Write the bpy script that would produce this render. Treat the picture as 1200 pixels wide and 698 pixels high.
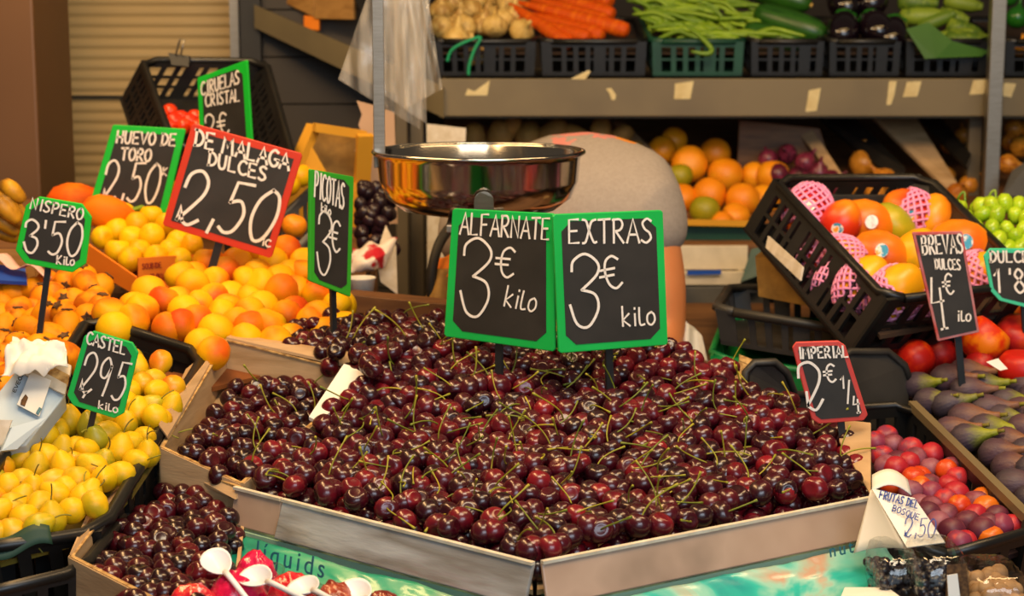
import bpy, bmesh, math, random
from mathutils import Vector, Matrix, Euler, noise
V = Vector
scene = bpy.context.scene
for o in list(bpy.data.objects): bpy.data.objects.remove(o)
COL = scene.collection
# ------------------------------------------------------------------ camera, world, lamps, exposure
F = 2057.0; TH = math.radians(9.36); CT, ST = math.cos(TH), math.sin(TH); CAMZ = 1.60
cam = bpy.data.cameras.new('camera'); cam_o = bpy.data.objects.new('camera', cam); COL.objects.link(cam_o)
cam_o.location = (0, 0, CAMZ); cam_o.rotation_euler = (math.radians(90) - TH, 0, 0)
cam.sensor_width = 36.0; cam.lens = F / 1200 * 36; cam.clip_start = 0.05
cam.dof.use_dof = True; cam.dof.focus_distance = 2.08; cam.dof.aperture_fstop = 7.5
scene.camera = cam_o
scene.view_settings.view_transform = 'Standard'; scene.view_settings.look = 'None'
scene.view_settings.gamma = 1.0; scene.view_settings.exposure = 0.0
scene.view_settings.use_curve_mapping = False
world = bpy.data.worlds.new('market_hall_air'); scene.world = world; world.use_nodes = True
world.node_tree.nodes['Background'].inputs[0].default_value = (1.0, 0.80, 0.58, 1)
def world_nodes():
    # dim warm hall, with the cool daylight of the street opening in front of the stall
    nt = world.node_tree; N = nt.nodes; L = nt.links; bg = N['Background']
    tc = N.new('ShaderNodeTexCoord'); s = N.new('ShaderNodeSeparateXYZ'); L.new(tc.outputs['Generated'], s.inputs[0])
    def band(sock, c, half):
        a = N.new('ShaderNodeMath'); a.operation = 'SUBTRACT'; L.new(sock, a.inputs[0]); a.inputs[1].default_value = c
        b = N.new('ShaderNodeMath'); b.operation = 'ABSOLUTE'; L.new(a.outputs[0], b.inputs[0])
        m = N.new('ShaderNodeMapRange'); m.interpolation_type = 'SMOOTHSTEP'; m.inputs['From Min'].default_value = half*1.15; m.inputs['From Max'].default_value = half*.85; L.new(b.outputs[0], m.inputs[0]); return m.outputs[0]
    def mul(p, q):
        m = N.new('ShaderNodeMath'); m.operation = 'MULTIPLY'; L.new(p, m.inputs[0]); L.new(q, m.inputs[1]); return m.outputs[0]
    lt = N.new('ShaderNodeMath'); lt.operation = 'LESS_THAN'; L.new(s.outputs['Y'], lt.inputs[0]); lt.inputs[1].default_value = -.3
    f = mul(mul(band(s.outputs['X'], .10, .42), band(s.outputs['Z'], .16, .20)), lt.outputs[0])
    mx = N.new('ShaderNodeMix'); mx.data_type = 'RGBA'; L.new(f, mx.inputs[0]); mx.inputs[6].default_value = (.085, .068, .050, 1); mx.inputs[7].default_value = (.60, .74, .86, 1)
    L.new(mx.outputs[2], bg.inputs[0]); bg.inputs[1].default_value = 1.0
world_nodes()
def lamp(name, loc, target, size, energy, col, sy=None):
    l = bpy.data.lights.new(name, 'AREA'); l.energy = energy; l.color = col
    l.shape = 'RECTANGLE'; l.size = size; l.size_y = sy or size
    o = bpy.data.objects.new(name, l); COL.objects.link(o); o.location = loc
    o.rotation_euler = (V(target) - V(loc)).to_track_quat('-Z', 'Y').to_euler(); return o
lamp('hall_lamp', (0.2, 1.0, 3.1), (0.05, 2.2, 1.1), 1.2, 36, (1.0, 0.80, 0.56), 0.6)
lamp('stall_tube_lamp', (-0.7, 2.25, 2.45), (-0.35, 2.35, 1.1), 1.5, 24, (1.0, 0.60, 0.25), 0.22)
lamp('stall_tube_lamp', (0.85, 2.1, 2.45), (0.6, 2.4, 1.1), 1.3, 17, (1.0, 0.64, 0.30), 0.22)
lamp('daylight_opening', (0.75, -0.55, 2.15), (0.1, 2.1, 1.0), 1.8, 30, (0.76, 0.88, 1.0), 0.9)
lamp('back_shelf_lamp', (0.7, 3.3, 2.3), (0.6, 4.5, 1.35), 1.6, 5.2, (1.0, 0.62, 0.22), 0.12)
lamp('shutter_lamp', (-0.9, 3.2, 2.3), (-0.9, 4.5, 1.5), 0.6, 9, (1.0, 0.70, 0.36), 0.12)

# ------------------------------------------------------------------ picture point -> place
def P(px, py, Y):
    x = (px - 600) / F; v = -(py - 349) / F
    t = Y / (CT + v * ST)
    return V((x * t, Y, CAMZ + t * (-ST + v * CT)))
def ray(px, py):
    x = (px - 600) / F; v = -(py - 349) / F
    return V((x, CT + v * ST, -ST + v * CT))
def ppm(py, Y):
    v = -(py - 349) / F
    return F * (CT + v * ST) / Y
def counter_z(x, Y): return (0.90 if x < 0.42 else 0.80) + 0.17 * (Y - 1.75)

# ------------------------------------------------------------------ materials
def lin(h):
    h = h.lstrip('#'); out = []
    for i in (0, 2, 4):
        c = int(h[i:i+2], 16) / 255
        out.append(c / 12.92 if c <= 0.04045 else ((c + 0.055) / 1.055) ** 2.4)
    return (*out, 1)
def mat(name, c1, c2=None, scale=8.0, rough=0.5, metal=0.0, bump=0.0, bscale=None, coat=0.0, c3=None,
        axis=None, lo=0.0, hi=1.0, rnd=0.0, spec=0.5, detail=3.0, stretch=None, sss=0.0, trans=0.0, warp=0.25, contrast=(0.35, 0.65)):
    m = bpy.data.materials.new(name); m.use_nodes = True
    nt = m.node_tree; N = nt.nodes; L = nt.links; b = N['Principled BSDF']
    b.inputs['Roughness'].default_value = rough; b.inputs['Metallic'].default_value = metal
    b.inputs['Coat Weight'].default_value = coat; b.inputs['Coat Roughness'].default_value = 0.08
    b.inputs['Specular IOR Level'].default_value = spec
    b.inputs['Transmission Weight'].default_value = trans
    tc = N.new('ShaderNodeTexCoord'); vec = tc.outputs['Object']
    oi = N.new('ShaderNodeObjectInfo'); geo = N.new('ShaderNodeNewGeometry')
    add = N.new('ShaderNodeMath'); add.operation = 'ADD'; L.new(oi.outputs['Random'], add.inputs[0]); L.new(geo.outputs['Random Per Island'], add.inputs[1])
    fr = N.new('ShaderNodeMath'); fr.operation = 'FRACT'; L.new(add.outputs[0], fr.inputs[0]); R = fr.outputs[0]
    if stretch:
        mp = N.new('ShaderNodeMapping'); mp.inputs['Scale'].default_value = stretch; L.new(vec, mp.inputs[0]); vec = mp.outputs[0]
    nz = N.new('ShaderNodeTexNoise'); nz.noise_dimensions = '4D'; nz.inputs['Scale'].default_value = scale; nz.inputs['Detail'].default_value = detail
    L.new(vec, nz.inputs['Vector'])
    w = N.new('ShaderNodeMath'); w.operation = 'MULTIPLY'; w.inputs[1].default_value = 37.0; L.new(R, w.inputs[0]); L.new(w.outputs[0], nz.inputs['W'])
    fac = nz.outputs['Fac']
    cr = N.new('ShaderNodeValToRGB'); e = cr.color_ramp.elements
    if axis is not None:
        sx = N.new('ShaderNodeSeparateXYZ'); L.new(tc.outputs['Object'], sx.inputs[0])
        mr = N.new('ShaderNodeMapRange'); mr.inputs['From Min'].default_value = lo; mr.inputs['From Max'].default_value = hi
        L.new(sx.outputs[axis], mr.inputs['Value'])
        ad = N.new('ShaderNodeMath'); ad.operation = 'MULTIPLY_ADD'; L.new(fac, ad.inputs[0]); ad.inputs[1].default_value = 2 * warp
        sb = N.new('ShaderNodeMath'); sb.operation = 'SUBTRACT'; L.new(mr.outputs[0], sb.inputs[0]); sb.inputs[1].default_value = warp
        L.new(sb.outputs[0], ad.inputs[2]); fac = ad.outputs[0]; e[0].position, e[1].position = 0.0, 1.0
    else:
        e[0].position, e[1].position = contrast
    if rnd:
        ra = N.new('ShaderNodeMath'); ra.operation = 'MULTIPLY_ADD'; L.new(R, ra.inputs[0]); ra.inputs[1].default_value = rnd
        s2 = N.new('ShaderNodeMath'); s2.operation = 'SUBTRACT'; L.new(fac, s2.inputs[0]); s2.inputs[1].default_value = rnd / 2
        L.new(s2.outputs[0], ra.inputs[2]); fac = ra.outputs[0]
    e[0].color = lin(c1); e[1].color = lin(c2 or c1)
    if c3:
        k = e.new((e[0].position + e[1].position) / 2); k.color = lin(c2); cr.color_ramp.elements[-1].color = lin(c3)
    L.new(fac, cr.inputs[0]); L.new(cr.outputs[0], b.inputs['Base Color'])
    if sss:
        b.inputs['Subsurface Weight'].default_value = sss; b.inputs['Subsurface Radius'].default_value = (0.01, 0.004, 0.002)
        b.inputs['Subsurface Scale'].default_value = 1.0
    if bump:
        bn = N.new('ShaderNodeTexNoise'); bn.inputs['Scale'].default_value = bscale or scale * 6; L.new(vec, bn.inputs['Vector'])
        bp = N.new('ShaderNodeBump'); bp.inputs['Strength'].default_value = bump; bp.inputs['Distance'].default_value = 0.004
        L.new(bn.outputs[0], bp.inputs['Height']); L.new(bp.outputs[0], b.inputs['Normal'])
    return m
def clear_mat(name, tint, alpha, rough=0.12, stretch=None, scale=30):
    """thin clear film: part transparent, part glossy film"""
    m = bpy.data.materials.new(name); m.use_nodes = True; nt = m.node_tree; N = nt.nodes; L = nt.links
    b = N['Principled BSDF']; b.inputs['Base Color'].default_value = lin(tint); b.inputs['Roughness'].default_value = rough
    b.inputs['Specular IOR Level'].default_value = 0.9
    tc = N.new('ShaderNodeTexCoord'); nz = N.new('ShaderNodeTexNoise'); nz.inputs['Scale'].default_value = scale
    if stretch:
        mp = N.new('ShaderNodeMapping'); mp.inputs['Scale'].default_value = stretch; L.new(tc.outputs['Object'], mp.inputs[0]); L.new(mp.outputs[0], nz.inputs[0])
    else: L.new(tc.outputs['Object'], nz.inputs[0])
    mr = N.new('ShaderNodeMapRange'); mr.inputs['From Min'].default_value = 0.35; mr.inputs['From Max'].default_value = 0.7
    mr.inputs['To Min'].default_value = alpha[0]; mr.inputs['To Max'].default_value = alpha[1]
    L.new(nz.outputs['Fac'], mr.inputs['Value']); L.new(mr.outputs[0], b.inputs['Alpha'])
    return m
M = {}
M['cherry'] = mat('cherry_skin', '#260610', '#4c0a18', c3='#8e1420', scale=34, rough=0.27, coat=0.28, rnd=0.55, contrast=(0.25, 1.0), spec=0.5)
M['cherry2'] = mat('dark_cherry_skin', '#1e050c', '#3c0812', c3='#6a0e1a', scale=34, rough=0.26, coat=0.28, rnd=0.55, contrast=(0.25, 1.0), spec=0.5)
M['stem'] = mat('cherry_stem', '#8c8a1c', '#a89a28', c3='#6c761c', scale=20, rough=0.5, rnd=0.8)
M['apricot'] = mat('apricot_skin', '#f0b606', '#eea406', c3='#dc5c0a', axis='X', lo=-0.002, hi=0.030, scale=45, spec=0.25, rough=0.5, bump=0.05, bscale=300, rnd=0.5, warp=0.35)
M['apricot2'] = mat('blushed_apricot_skin', '#eeac08', '#e88608', c3='#d04c0a', axis='X', lo=-0.022, hi=0.026, scale=45, spec=0.25, rough=0.5, bump=0.05, bscale=300, rnd=0.4, warp=0.3)
M['loquat'] = mat('loquat_skin', '#f09c06', '#ec9004', c3='#bc6204', scale=38, spec=0.25, rough=0.55, rnd=0.25, bump=0.06, bscale=200)
M['calyx'] = mat('dry_calyx', '#3a2412', '#6a4a28', rough=0.9, scale=200)
M['pear'] = mat('yellow_pear_skin', '#d8b20a', '#e6b40a', c3='#c4a612', scale=50, spec=0.35, rough=0.42, rnd=0.35, bump=0.03, bscale=400)
M['pear2'] = mat('blushed_pear_skin', '#d8a808', '#de8a08', c3='#d05412', axis='X', lo=-0.006, hi=0.022, scale=50, rough=0.38, rnd=0.4)
M['pear3'] = mat('greenish_pear_skin', '#b0a614', '#c8aa10', c3='#9c961a', scale=60, rough=0.38, rnd=0.4)
M['pearstem'] = mat('pear_stem', '#8a8a20', '#6a5a1c', rough=0.7)
M['yplum'] = mat('yellow_plum_skin', '#f0bc06', '#f0c208', c3='#e6a804', scale=40, spec=0.3, rough=0.4, rnd=0.4)
M['iplum'] = mat('red_plum_skin', '#a81c2c', '#bc2a30', c3='#84304a', scale=70, rough=0.45, rnd=0.75, bump=0.02, bscale=400)
M['iplum2'] = mat('purple_plum_skin', '#5a2034', '#7a3444', c3='#8e5060', scale=60, rough=0.5, rnd=0.6)
M['iplum3'] = mat('orange_red_plum_skin', '#c84412', '#c03216', c3='#d06a16', scale=60, rough=0.35, rnd=0.6)
M['fig'] = mat('fig_skin', '#38303c', '#443440', c3='#868a14', axis='Z', lo=-0.012, hi=0.036, scale=60, stretch=(2.5, 2.5, .5), rough=0.55, bump=0.25, bscale=120, rnd=0.35, warp=0.28)
M['fig2'] = mat('brown_fig_skin', '#3c323c', '#4e3440', c3='#7e5234', axis='Z', lo=-0.02, hi=0.038, scale=60, stretch=(2.5, 2.5, .5), rough=0.55, bump=0.25, bscale=120, rnd=0.35, warp=0.28)
M['nect'] = mat('nectarine_skin', '#b8180e', '#d03408', c3='#e67806', scale=42, rough=0.4, rnd=0.35, contrast=(0.38, 0.62), spec=0.35)
M['nect2'] = mat('dark_nectarine_skin', '#8e1014', '#b01a12', c3='#cc3e0e', scale=45, rough=0.42, rnd=0.3, contrast=(0.36, 0.68), spec=0.35)
M['mango_r'] = mat('red_mango_skin', '#c41c14', '#d83a10', c3='#ee8a0e', axis='Z', lo=-0.02, hi=0.055, scale=22, rough=0.34, warp=0.3)
M['mango_o'] = mat('orange_mango_skin', '#efa20a', '#ee8a0a', c3='#e05c0e', axis='X', lo=-0.02, hi=0.05, scale=22, rough=0.36, warp=0.3, rnd=0.3)
M['mango_y'] = mat('yellow_mango_skin', '#efa80a', '#f0b010', c3='#c8a412', scale=22, rough=0.36, rnd=0.3)
M['mango_g'] = mat('green_yellow_mango_skin', '#d8b010', '#b8a818', c3='#9a9a1c', scale=16, rough=0.38)
M['foam'] = mat('pink_foam_net', '#f08cbe', '#f4a4cc', rough=0.7, scale=20, sss=0.1)
M['orange'] = mat('orange_peel', '#f09c12', '#ee900e', c3='#e8860a', scale=30, rough=0.45, bump=0.12, bscale=260, rnd=0.3)
M['lime'] = mat('green_citrus_peel', '#8c8a10', '#a49412', rough=0.45, scale=30, bump=0.12, bscale=260)
M['ronion'] = mat('red_onion_skin', '#5a1a2e', '#84304a', c3='#3a1220', scale=40, stretch=(3, 3, .6), rough=0.3, rnd=0.4)
M['onion'] = mat('brown_onion_skin', '#c07a20', '#d89030', c3='#a85e18', scale=40, stretch=(3, 3, .6), rough=0.35, rnd=0.4)
M['potato'] = mat('potato_skin', '#a8803c', '#8a6830', scale=40, rough=0.75, bump=0.1)
M['tomato'] = mat('tomato_skin', '#d4260c', '#e03a10', rough=0.22, scale=20, rnd=0.4)
M['garlic'] = mat('garlic_skin', '#caa456', '#d8b86e', c3='#a8803c', scale=60, stretch=(2, 2, .4), rough=0.55, rnd=0.3)
M['carrot'] = mat('carrot_skin', '#cc5000', '#be4600', c3='#d46404', scale=50, stretch=(.5, .5, 4), spec=0.25, rough=0.6)
M['bean'] = mat('green_bean_skin', '#7a9a1c', '#8cae24', c3='#648818', scale=30, rough=0.4, rnd=0.7)
M['cucumber'] = mat('cucumber_skin', '#1e4a12', '#2c5c18', c3='#163c10', scale=30, stretch=(3, 3, .4), rough=0.35)
M['courgette'] = mat('courgette_skin', '#5c7a1c', '#48681a', c3='#7c9428', scale=40, rough=0.5, rnd=0.5)
M['aubergine'] = mat('aubergine_skin', '#0c060c', '#160a14', rough=0.12, coat=0.5)
M['pepper'] = mat('pepper_skin', '#1c5a16', '#287020', rough=0.2)
M['pepper_o'] = mat('orange_pepper_skin', '#e07a10', '#e89a1c', rough=0.25)
M['grape'] = mat('green_grape_skin', '#a8c81c', '#b8d42c', c3='#94b818', scale=40, rough=0.22, rnd=0.6, sss=0.15)
M['dgrape'] = mat('black_grape_skin', '#1c1018', '#2e1622', rough=0.3)
M['banana'] = mat('ripe_banana_skin', '#d09a14', '#b8820f', c3='#7a5410', scale=30, rough=0.5)
M['papaya'] = mat('papaya_skin', '#e67804', '#e26004', c3='#d84c06', scale=12, spec=0.2, rough=0.6, rnd=0.3)
M['plastic_k'] = mat('black_plastic', '#0f0f0f', '#181716', scale=12, rough=0.38, bump=0.03)
M['plastic_dusty'] = mat('dusty_black_plastic', '#24221f', '#33302c', scale=14, rough=0.5, bump=0.05)
M['plastic_g'] = mat('dark_green_plastic', '#0f3a2c', '#154a36', scale=12, rough=0.45)
M['plastic_green'] = mat('green_plastic', '#0c7a3a', '#109048', scale=12, rough=0.45)
M['plastic_w'] = mat('white_plastic', '#d8dce4', '#e6e8ee', scale=12, rough=0.3)
M['plastic_grey'] = mat('grey_plastic', '#4c4c4c', '#5a5854', scale=12, rough=0.5)
M['styro'] = mat('white_foam_box', '#cfc4b0', '#ddd2be', rough=0.8, scale=30)
M['card'] = mat('cardboard', '#a88862', '#b89870', c3='#98784f', scale=6, stretch=(1, 1, 6), rough=0.85, bump=0.1, bscale=60)
M['cardy'] = mat('yellow_cardboard', '#c8901c', '#d89c24', scale=6, rough=0.8)
M['cardo'] = mat('orange_cardboard', '#ee7a0c', '#f08412', scale=8, rough=0.7)
M['cardw'] = mat('white_coated_cardboard', '#b4b6b8', '#98948f', c3='#c8ccd0', scale=9, stretch=(.6, .6, 3), rough=0.25, metal=0.35, coat=0.6, bump=0.2, bscale=70)
M['cardp'] = mat('greyed_cardboard', '#a88c78', '#b49884', c3='#98806e', scale=9, rough=0.6, coat=0.25)
M['cardrim'] = mat('pale_card_edge', '#d6ccbc', '#c4b69e', scale=60, rough=0.8)
M['cardt'] = mat('torn_pink_brown_cardboard', '#b09076', '#c0a084', scale=9, rough=0.85)
M['flute'] = mat('corrugated_card_edge', '#c8a468', '#8a6434', scale=120, rough=0.85)
M['wood'] = mat('brown_wood', '#6a4526', '#7c5430', c3='#583820', scale=5, stretch=(1, 8, 8), rough=0.6)
M['pine'] = mat('pine_wood', '#9a6e34', '#a87a3c', c3='#8c6028', scale=5, stretch=(1, 6, 8), rough=0.65)
M['paper'] = mat('white_paper', '#e8e4dc', '#dcd8d0', scale=10, rough=0.8)
M['paperb'] = mat('pale_blue_carton', '#a8bccc', '#b4c6d4', scale=6, rough=0.55)
M['paperp'] = mat('pale_pink_paper', '#e0b4ac', '#ecc8c0', scale=6, rough=0.8)
M['paperg'] = mat('green_liner_paper', '#3a6a1c', '#2e5c18', scale=6, rough=0.6)
M['liner_g'] = mat('dark_green_liner', '#183426', '#224632', scale=6, rough=0.6)
M['bed'] = mat('brown_gap_shade', '#2a1c10', '#382414', rough=0.9)  # these bed tones are painted shade for the gaps between fruit
M['shade_bedo'] = mat('orange_brown_gap_shade', '#7a420c', '#683608', rough=0.9)
M['shade_bedy'] = mat('olive_gap_shade', '#6a5a10', '#544808', rough=0.9)
M['shade_bedr'] = mat('dark_red_gap_shade', '#2c0c0e', '#1c0608', rough=0.7)
M['steel'] = mat('polished_steel', '#b8b4ae', '#c2beb8', scale=2, rough=0.14, metal=1.0)
M['steelb'] = mat('brushed_steel', '#8c8478', '#9a9286', scale=30, stretch=(1, 1, 12), rough=0.38, metal=0.8)
M['shelf'] = mat('painted_shelf_metal', '#675a40', '#746648', scale=6, rough=0.5, bump=0.03)
M['rail'] = mat('grey_shelf_beam', '#584c38', '#665a44', scale=6, rough=0.6)
M['chalk'] = mat('chalk_marker', '#f4ece2', '#eae2d8', scale=150, rough=0.8)
M['ink'] = mat('blue_pen_ink', '#2a4a9c', '#22408c', rough=0.6)
M['inkt'] = mat('blue_green_print', '#1a5a6c', '#226a7c', rough=0.5)
M['inkr'] = mat('brown_red_print', '#9c2c10', '#8c2008', rough=0.6)
M['board'] = mat('blackboard', '#25231f', '#2e2b27', scale=25, rough=0.6, bump=0.03, bscale=200)
M['stake'] = mat('dark_stake', '#15181c', '#22262a', rough=0.35)
M['sgreen'] = mat('sign_green', '#0bae48', '#0fb850', scale=10, rough=0.45)
M['sgreen2'] = mat('sign_bright_green', '#10b82c', '#16c234', scale=10, rough=0.45)
M['sgreen3'] = mat('sign_leaf_green', '#2c9a24', '#3aa82a', scale=10, rough=0.45)
M['sred'] = mat('sign_red', '#c83210', '#d23c16', scale=10, rough=0.45)
M['sred2'] = mat('sign_pink_red', '#c43a34', '#cc4a40', scale=20, rough=0.5)
M['spink'] = mat('worn_pink_border', '#b87a7c', '#b83a34', scale=30, rough=0.6)
M['steal'] = mat('sign_mint', '#3ac494', '#46d0a0', scale=10, rough=0.45)
M['skin'] = mat('skin', '#c87c4a', '#d08654', scale=10, rough=0.5, sss=0.1)
M['hair'] = mat('dark_hair', '#1c120c', '#2a1a10', scale=60, rough=0.5)
M['denim'] = mat('dark_trousers', '#20242e', '#2a2e3a', scale=60, rough=0.8)
M['twine'] = mat('green_twine', '#0c8a5a', '#10a06a', rough=0.6)
M['film'] = clear_mat('clear_film', '#f2efe6', (0.04, 0.20), stretch=(2, 1, .25))
def clear_shell(name):
    m = bpy.data.materials.new(name); m.use_nodes = True; nt = m.node_tree; N = nt.nodes; L = nt.links
    tr = N.new('ShaderNodeBsdfTransparent'); tr.inputs[0].default_value = (.93, .95, .95, 1); gl = N.new('ShaderNodeBsdfGlossy'); gl.inputs['Roughness'].default_value = .06
    fr = N.new('ShaderNodeMath'); fr.operation = 'POWER'; fr.inputs[1].default_value = 3.5; lw = N.new('ShaderNodeLayerWeight'); L.new(lw.outputs['Facing'], fr.inputs[0]); mu = N.new('ShaderNodeMath'); mu.operation = 'MULTIPLY_ADD'; mu.inputs[1].default_value = .45; mu.inputs[2].default_value = .07
    tc = N.new('ShaderNodeTexCoord'); nz = N.new('ShaderNodeTexNoise'); nz.inputs['Scale'].default_value = 60; L.new(tc.outputs['Object'], nz.inputs[0]); bp = N.new('ShaderNodeBump'); bp.inputs['Strength'].default_value = .5; bp.inputs['Distance'].default_value = .004; L.new(nz.outputs[0], bp.inputs['Height']); L.new(bp.outputs[0], gl.inputs['Normal'])
    mx = N.new('ShaderNodeMixShader'); L.new(fr.outputs[0], mu.inputs[0]); L.new(mu.outputs[0], mx.inputs[0]); L.new(tr.outputs[0], mx.inputs[1]); L.new(gl.outputs[0], mx.inputs[2]); L.new(mx.outputs[0], N['Material Output'].inputs[0]); return m
M['clam'] = clear_shell('clear_clamshell_plastic')
M['berry'] = mat('dark_berry_skin', '#14141c', '#24202c', rough=0.3, scale=60)
M['nut'] = mat('brown_nut', '#b08a60', '#8c6842', rough=0.7, scale=60)
M['pulp'] = mat('magenta_fruit_flesh', '#b00a3c', '#d01448', c3='#e02c5c', scale=60, rough=0.15, coat=0.6, bump=0.6, bscale=140)
M['pulpr'] = mat('red_fruit_flesh', '#b41420', '#cc2030', c3='#e0463c', scale=60, rough=0.15, coat=0.6, bump=0.6, bscale=140)
M['pulpb'] = mat('brown_red_fruit_flesh', '#6c2018', '#8c3424', c3='#a8543c', scale=80, rough=0.2, coat=0.5, bump=0.6, bscale=160)
M['rubber'] = mat('black_strap', '#181614', '#24211e', rough=0.6)
M['concrete'] = mat('concrete_floor', '#3a342c', '#443c32', scale=3, rough=0.85)
M['dark'] = mat('dark_wall_paint', '#1e160e', '#261c12', scale=3, rough=0.8)
M['blue'] = mat('blue_plastic', '#1a4ab0', '#2256c0', rough=0.4)

# ------------------------------------------------------------------ mesh collector
ORG = {}
def crom(pts, n=6, closed=False):
    out = []; k = len(pts); pts = [V(p) for p in pts]
    if k < 3: return pts
    for i in range(k - 1):
        p0 = pts[max(i-1, 0)]; p1 = pts[i]; p2 = pts[i+1]; p3 = pts[min(i+2, k-1)]
        for j in range(n):
            t = j / n
            out.append(0.5 * ((2*p1) + (p2-p0)*t + (2*p0-5*p1+4*p2-p3)*t*t + (3*p1-p0-3*p2+p3)*t**3))
    out.append(pts[-1]); return out
class MB:
    def __init__(s): s.v = []; s.f = []; s.m = []; s.s = []
    def add(s, vs, fs, mi=0, smooth=False):
        b = len(s.v); s.v += [V(v) for v in vs]
        for f in fs: s.f.append([b+i for i in f]); s.m.append(mi); s.s.append(smooth)
    def hexa(s, p, mi=0):
        s.add(p, [(0,3,2,1),(4,5,6,7),(0,1,5,4),(1,2,6,5),(2,3,7,6),(3,0,4,7)], mi)
    def box(s, c, sz, R=None, mi=0):
        c = V(c); h = V(sz) / 2; pts = []
        for z in (-1, 1):
            for x, y in ((-1,-1),(1,-1),(1,1),(-1,1)):
                p = V((x*h.x, y*h.y, z*h.z)); pts.append(c + (R @ p if R else p))
        s.hexa(pts, mi)
    def slab(s, a, b, c, d, th, mi=0):
        a, b, c, d = V(a), V(b), V(c), V(d); n = (b-a).cross(d-a).normalized() * th
        s.hexa([a, b, c, d, a+n, b+n, c+n, d+n], mi)
    def prism(s, poly, nv, mi=0):
        k = len(poly); nv = V(nv); vs = [V(p) for p in poly] + [V(p)+nv for p in poly]
        s.add(vs, [list(range(k))[::-1], list(range(k, 2*k))] + [(i, (i+1) % k, k+(i+1) % k, k+i) for i in range(k)], mi)
    def bar(s, p, q, w, h, up=(0,0,1), mi=0):
        p, q = V(p), V(q); d = (q-p).normalized(); up = V(up)
        if abs(d.dot(up)) > 0.98: up = V((1,0,0))
        x = d.cross(up).normalized() * w/2; y = x.cross(d).normalized() * h/2
        s.hexa([p-x-y, p+x-y, p+x+y, p-x+y, q-x-y, q+x-y, q+x+y, q-x+y], mi)
    def tube(s, pts, r, seg=6, mi=0, caps=True):
        pts = [V(p) for p in pts]; k = len(pts); rr = r if isinstance(r, (list, tuple)) else [r]*k
        vs = []; fs = []; prev = None
        for i, p in enumerate(pts):
            d = (pts[min(i+1, k-1)] - pts[max(i-1, 0)]).normalized()
            if prev is None:
                a = d.orthogonal().normalized()
            else:
                a = (prev - d * prev.dot(d)).normalized()
            prev = a; b = d.cross(a)
            for j in range(seg):
                t = 2*math.pi*j/seg; vs.append(p + (a*math.cos(t) + b*math.sin(t)) * rr[i])
        for i in range(k-1):
            for j in range(seg):
                fs.append((i*seg+j, i*seg+(j+1) % seg, (i+1)*seg+(j+1) % seg, (i+1)*seg+j))
        if caps: fs += [list(range(seg))[::-1], list(range((k-1)*seg, k*seg))]
        s.add(vs, fs, mi, True)
    def lathe(s, prof, seg=16, X=None, mi=0, mod=None, smooth=True):
        vs = []; fs = []; X = X or Matrix.Identity(4); idx = []
        for (r, z) in prof:
            if r < 1e-6:
                vs.append(X @ V((0, 0, z))); idx.append([len(vs)-1]*seg)
            else:
                row = []
                for j in range(seg):
                    t = 2*math.pi*j/seg; k = mod(t, z) if mod else 1.0
                    vs.append(X @ V((r*k*math.cos(t), r*k*math.sin(t), z))); row.append(len(vs)-1)
                idx.append(row)
        for i in range(len(prof)-1):
            A, B = idx[i], idx[i+1]
            for j in range(seg):
                q = [A[j], A[(j+1) % seg], B[(j+1) % seg], B[j]]; u = []
                for a in q:
                    if a not in u: u.append(a)
                if len(u) > 2: fs.append(u)
        s.add(vs, fs, mi, smooth)
    def ball(s, c, r, seg=14, rings=9, R=None, mi=0, f=None):
        r = V((r, r, r)) if not hasattr(r, '__len__') else V(r); vs = []; fs = []; c = V(c)
        def pt(a, t):
            d = V((math.sin(a)*math.cos(t), math.sin(a)*math.sin(t), math.cos(a)))
            k = f(d) if f else 1.0
            p = V((d.x*r.x*k, d.y*r.y*k, d.z*r.z*k)); return c + (R @ p if R else p)
        vs.append(pt(0, 0))
        for i in range(1, rings):
            for j in range(seg): vs.append(pt(math.pi*i/rings, 2*math.pi*j/seg))
        vs.append(pt(math.pi, 0)); last = len(vs)-1
        for j in range(seg): fs.append((0, 1+j, 1+(j+1) % seg))
        for i in range(rings-2):
            for j in range(seg):
                a = 1+i*seg; b = a+seg; fs.append((a+j, b+j, b+(j+1) % seg, a+(j+1) % seg))
        a = 1+(rings-2)*seg
        for j in range(seg): fs.append((a+j, last, a+(j+1) % seg))
        s.add(vs, fs, mi, True)
    def grid(s, a, b, c, d, nu, nv, fn=None, mi=0, th=0.0):
        """a b lower edge, d c upper edge; fn(u, v) -> offset vector; th closes it to a sheet of that thickness"""
        a, b, c, d = V(a), V(b), V(c), V(d); n = (b-a).cross(d-a).normalized(); vs = []; fs = []
        for i in range(nv+1):
            v = i/nv
            for j in range(nu+1):
                u = j/nu; p = (a*(1-u)+b*u)*(1-v) + (d*(1-u)+c*u)*v
                vs.append(p + (fn(u, v) if fn else V()))
        W = nu+1; K = len(vs)
        for i in range(nv):
            for j in range(nu): fs.append((i*W+j, i*W+j+1, (i+1)*W+j+1, (i+1)*W+j))
        if th:
            vs += [p - n*th for p in vs]
            fs += [[K+q for q in f][::-1] for f in fs]
            bd = [j for j in range(nu)] + [i*W+nu for i in range(nv)] + [nv*W+j for j in range(nu, 0, -1)] + [i*W for i in range(nv, 0, -1)]
            for q in range(len(bd)):
                x, y = bd[q], bd[(q+1) % len(bd)]; fs.append((x, K+x, K+y, y))
        s.add(vs, fs, mi, True)
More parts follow.
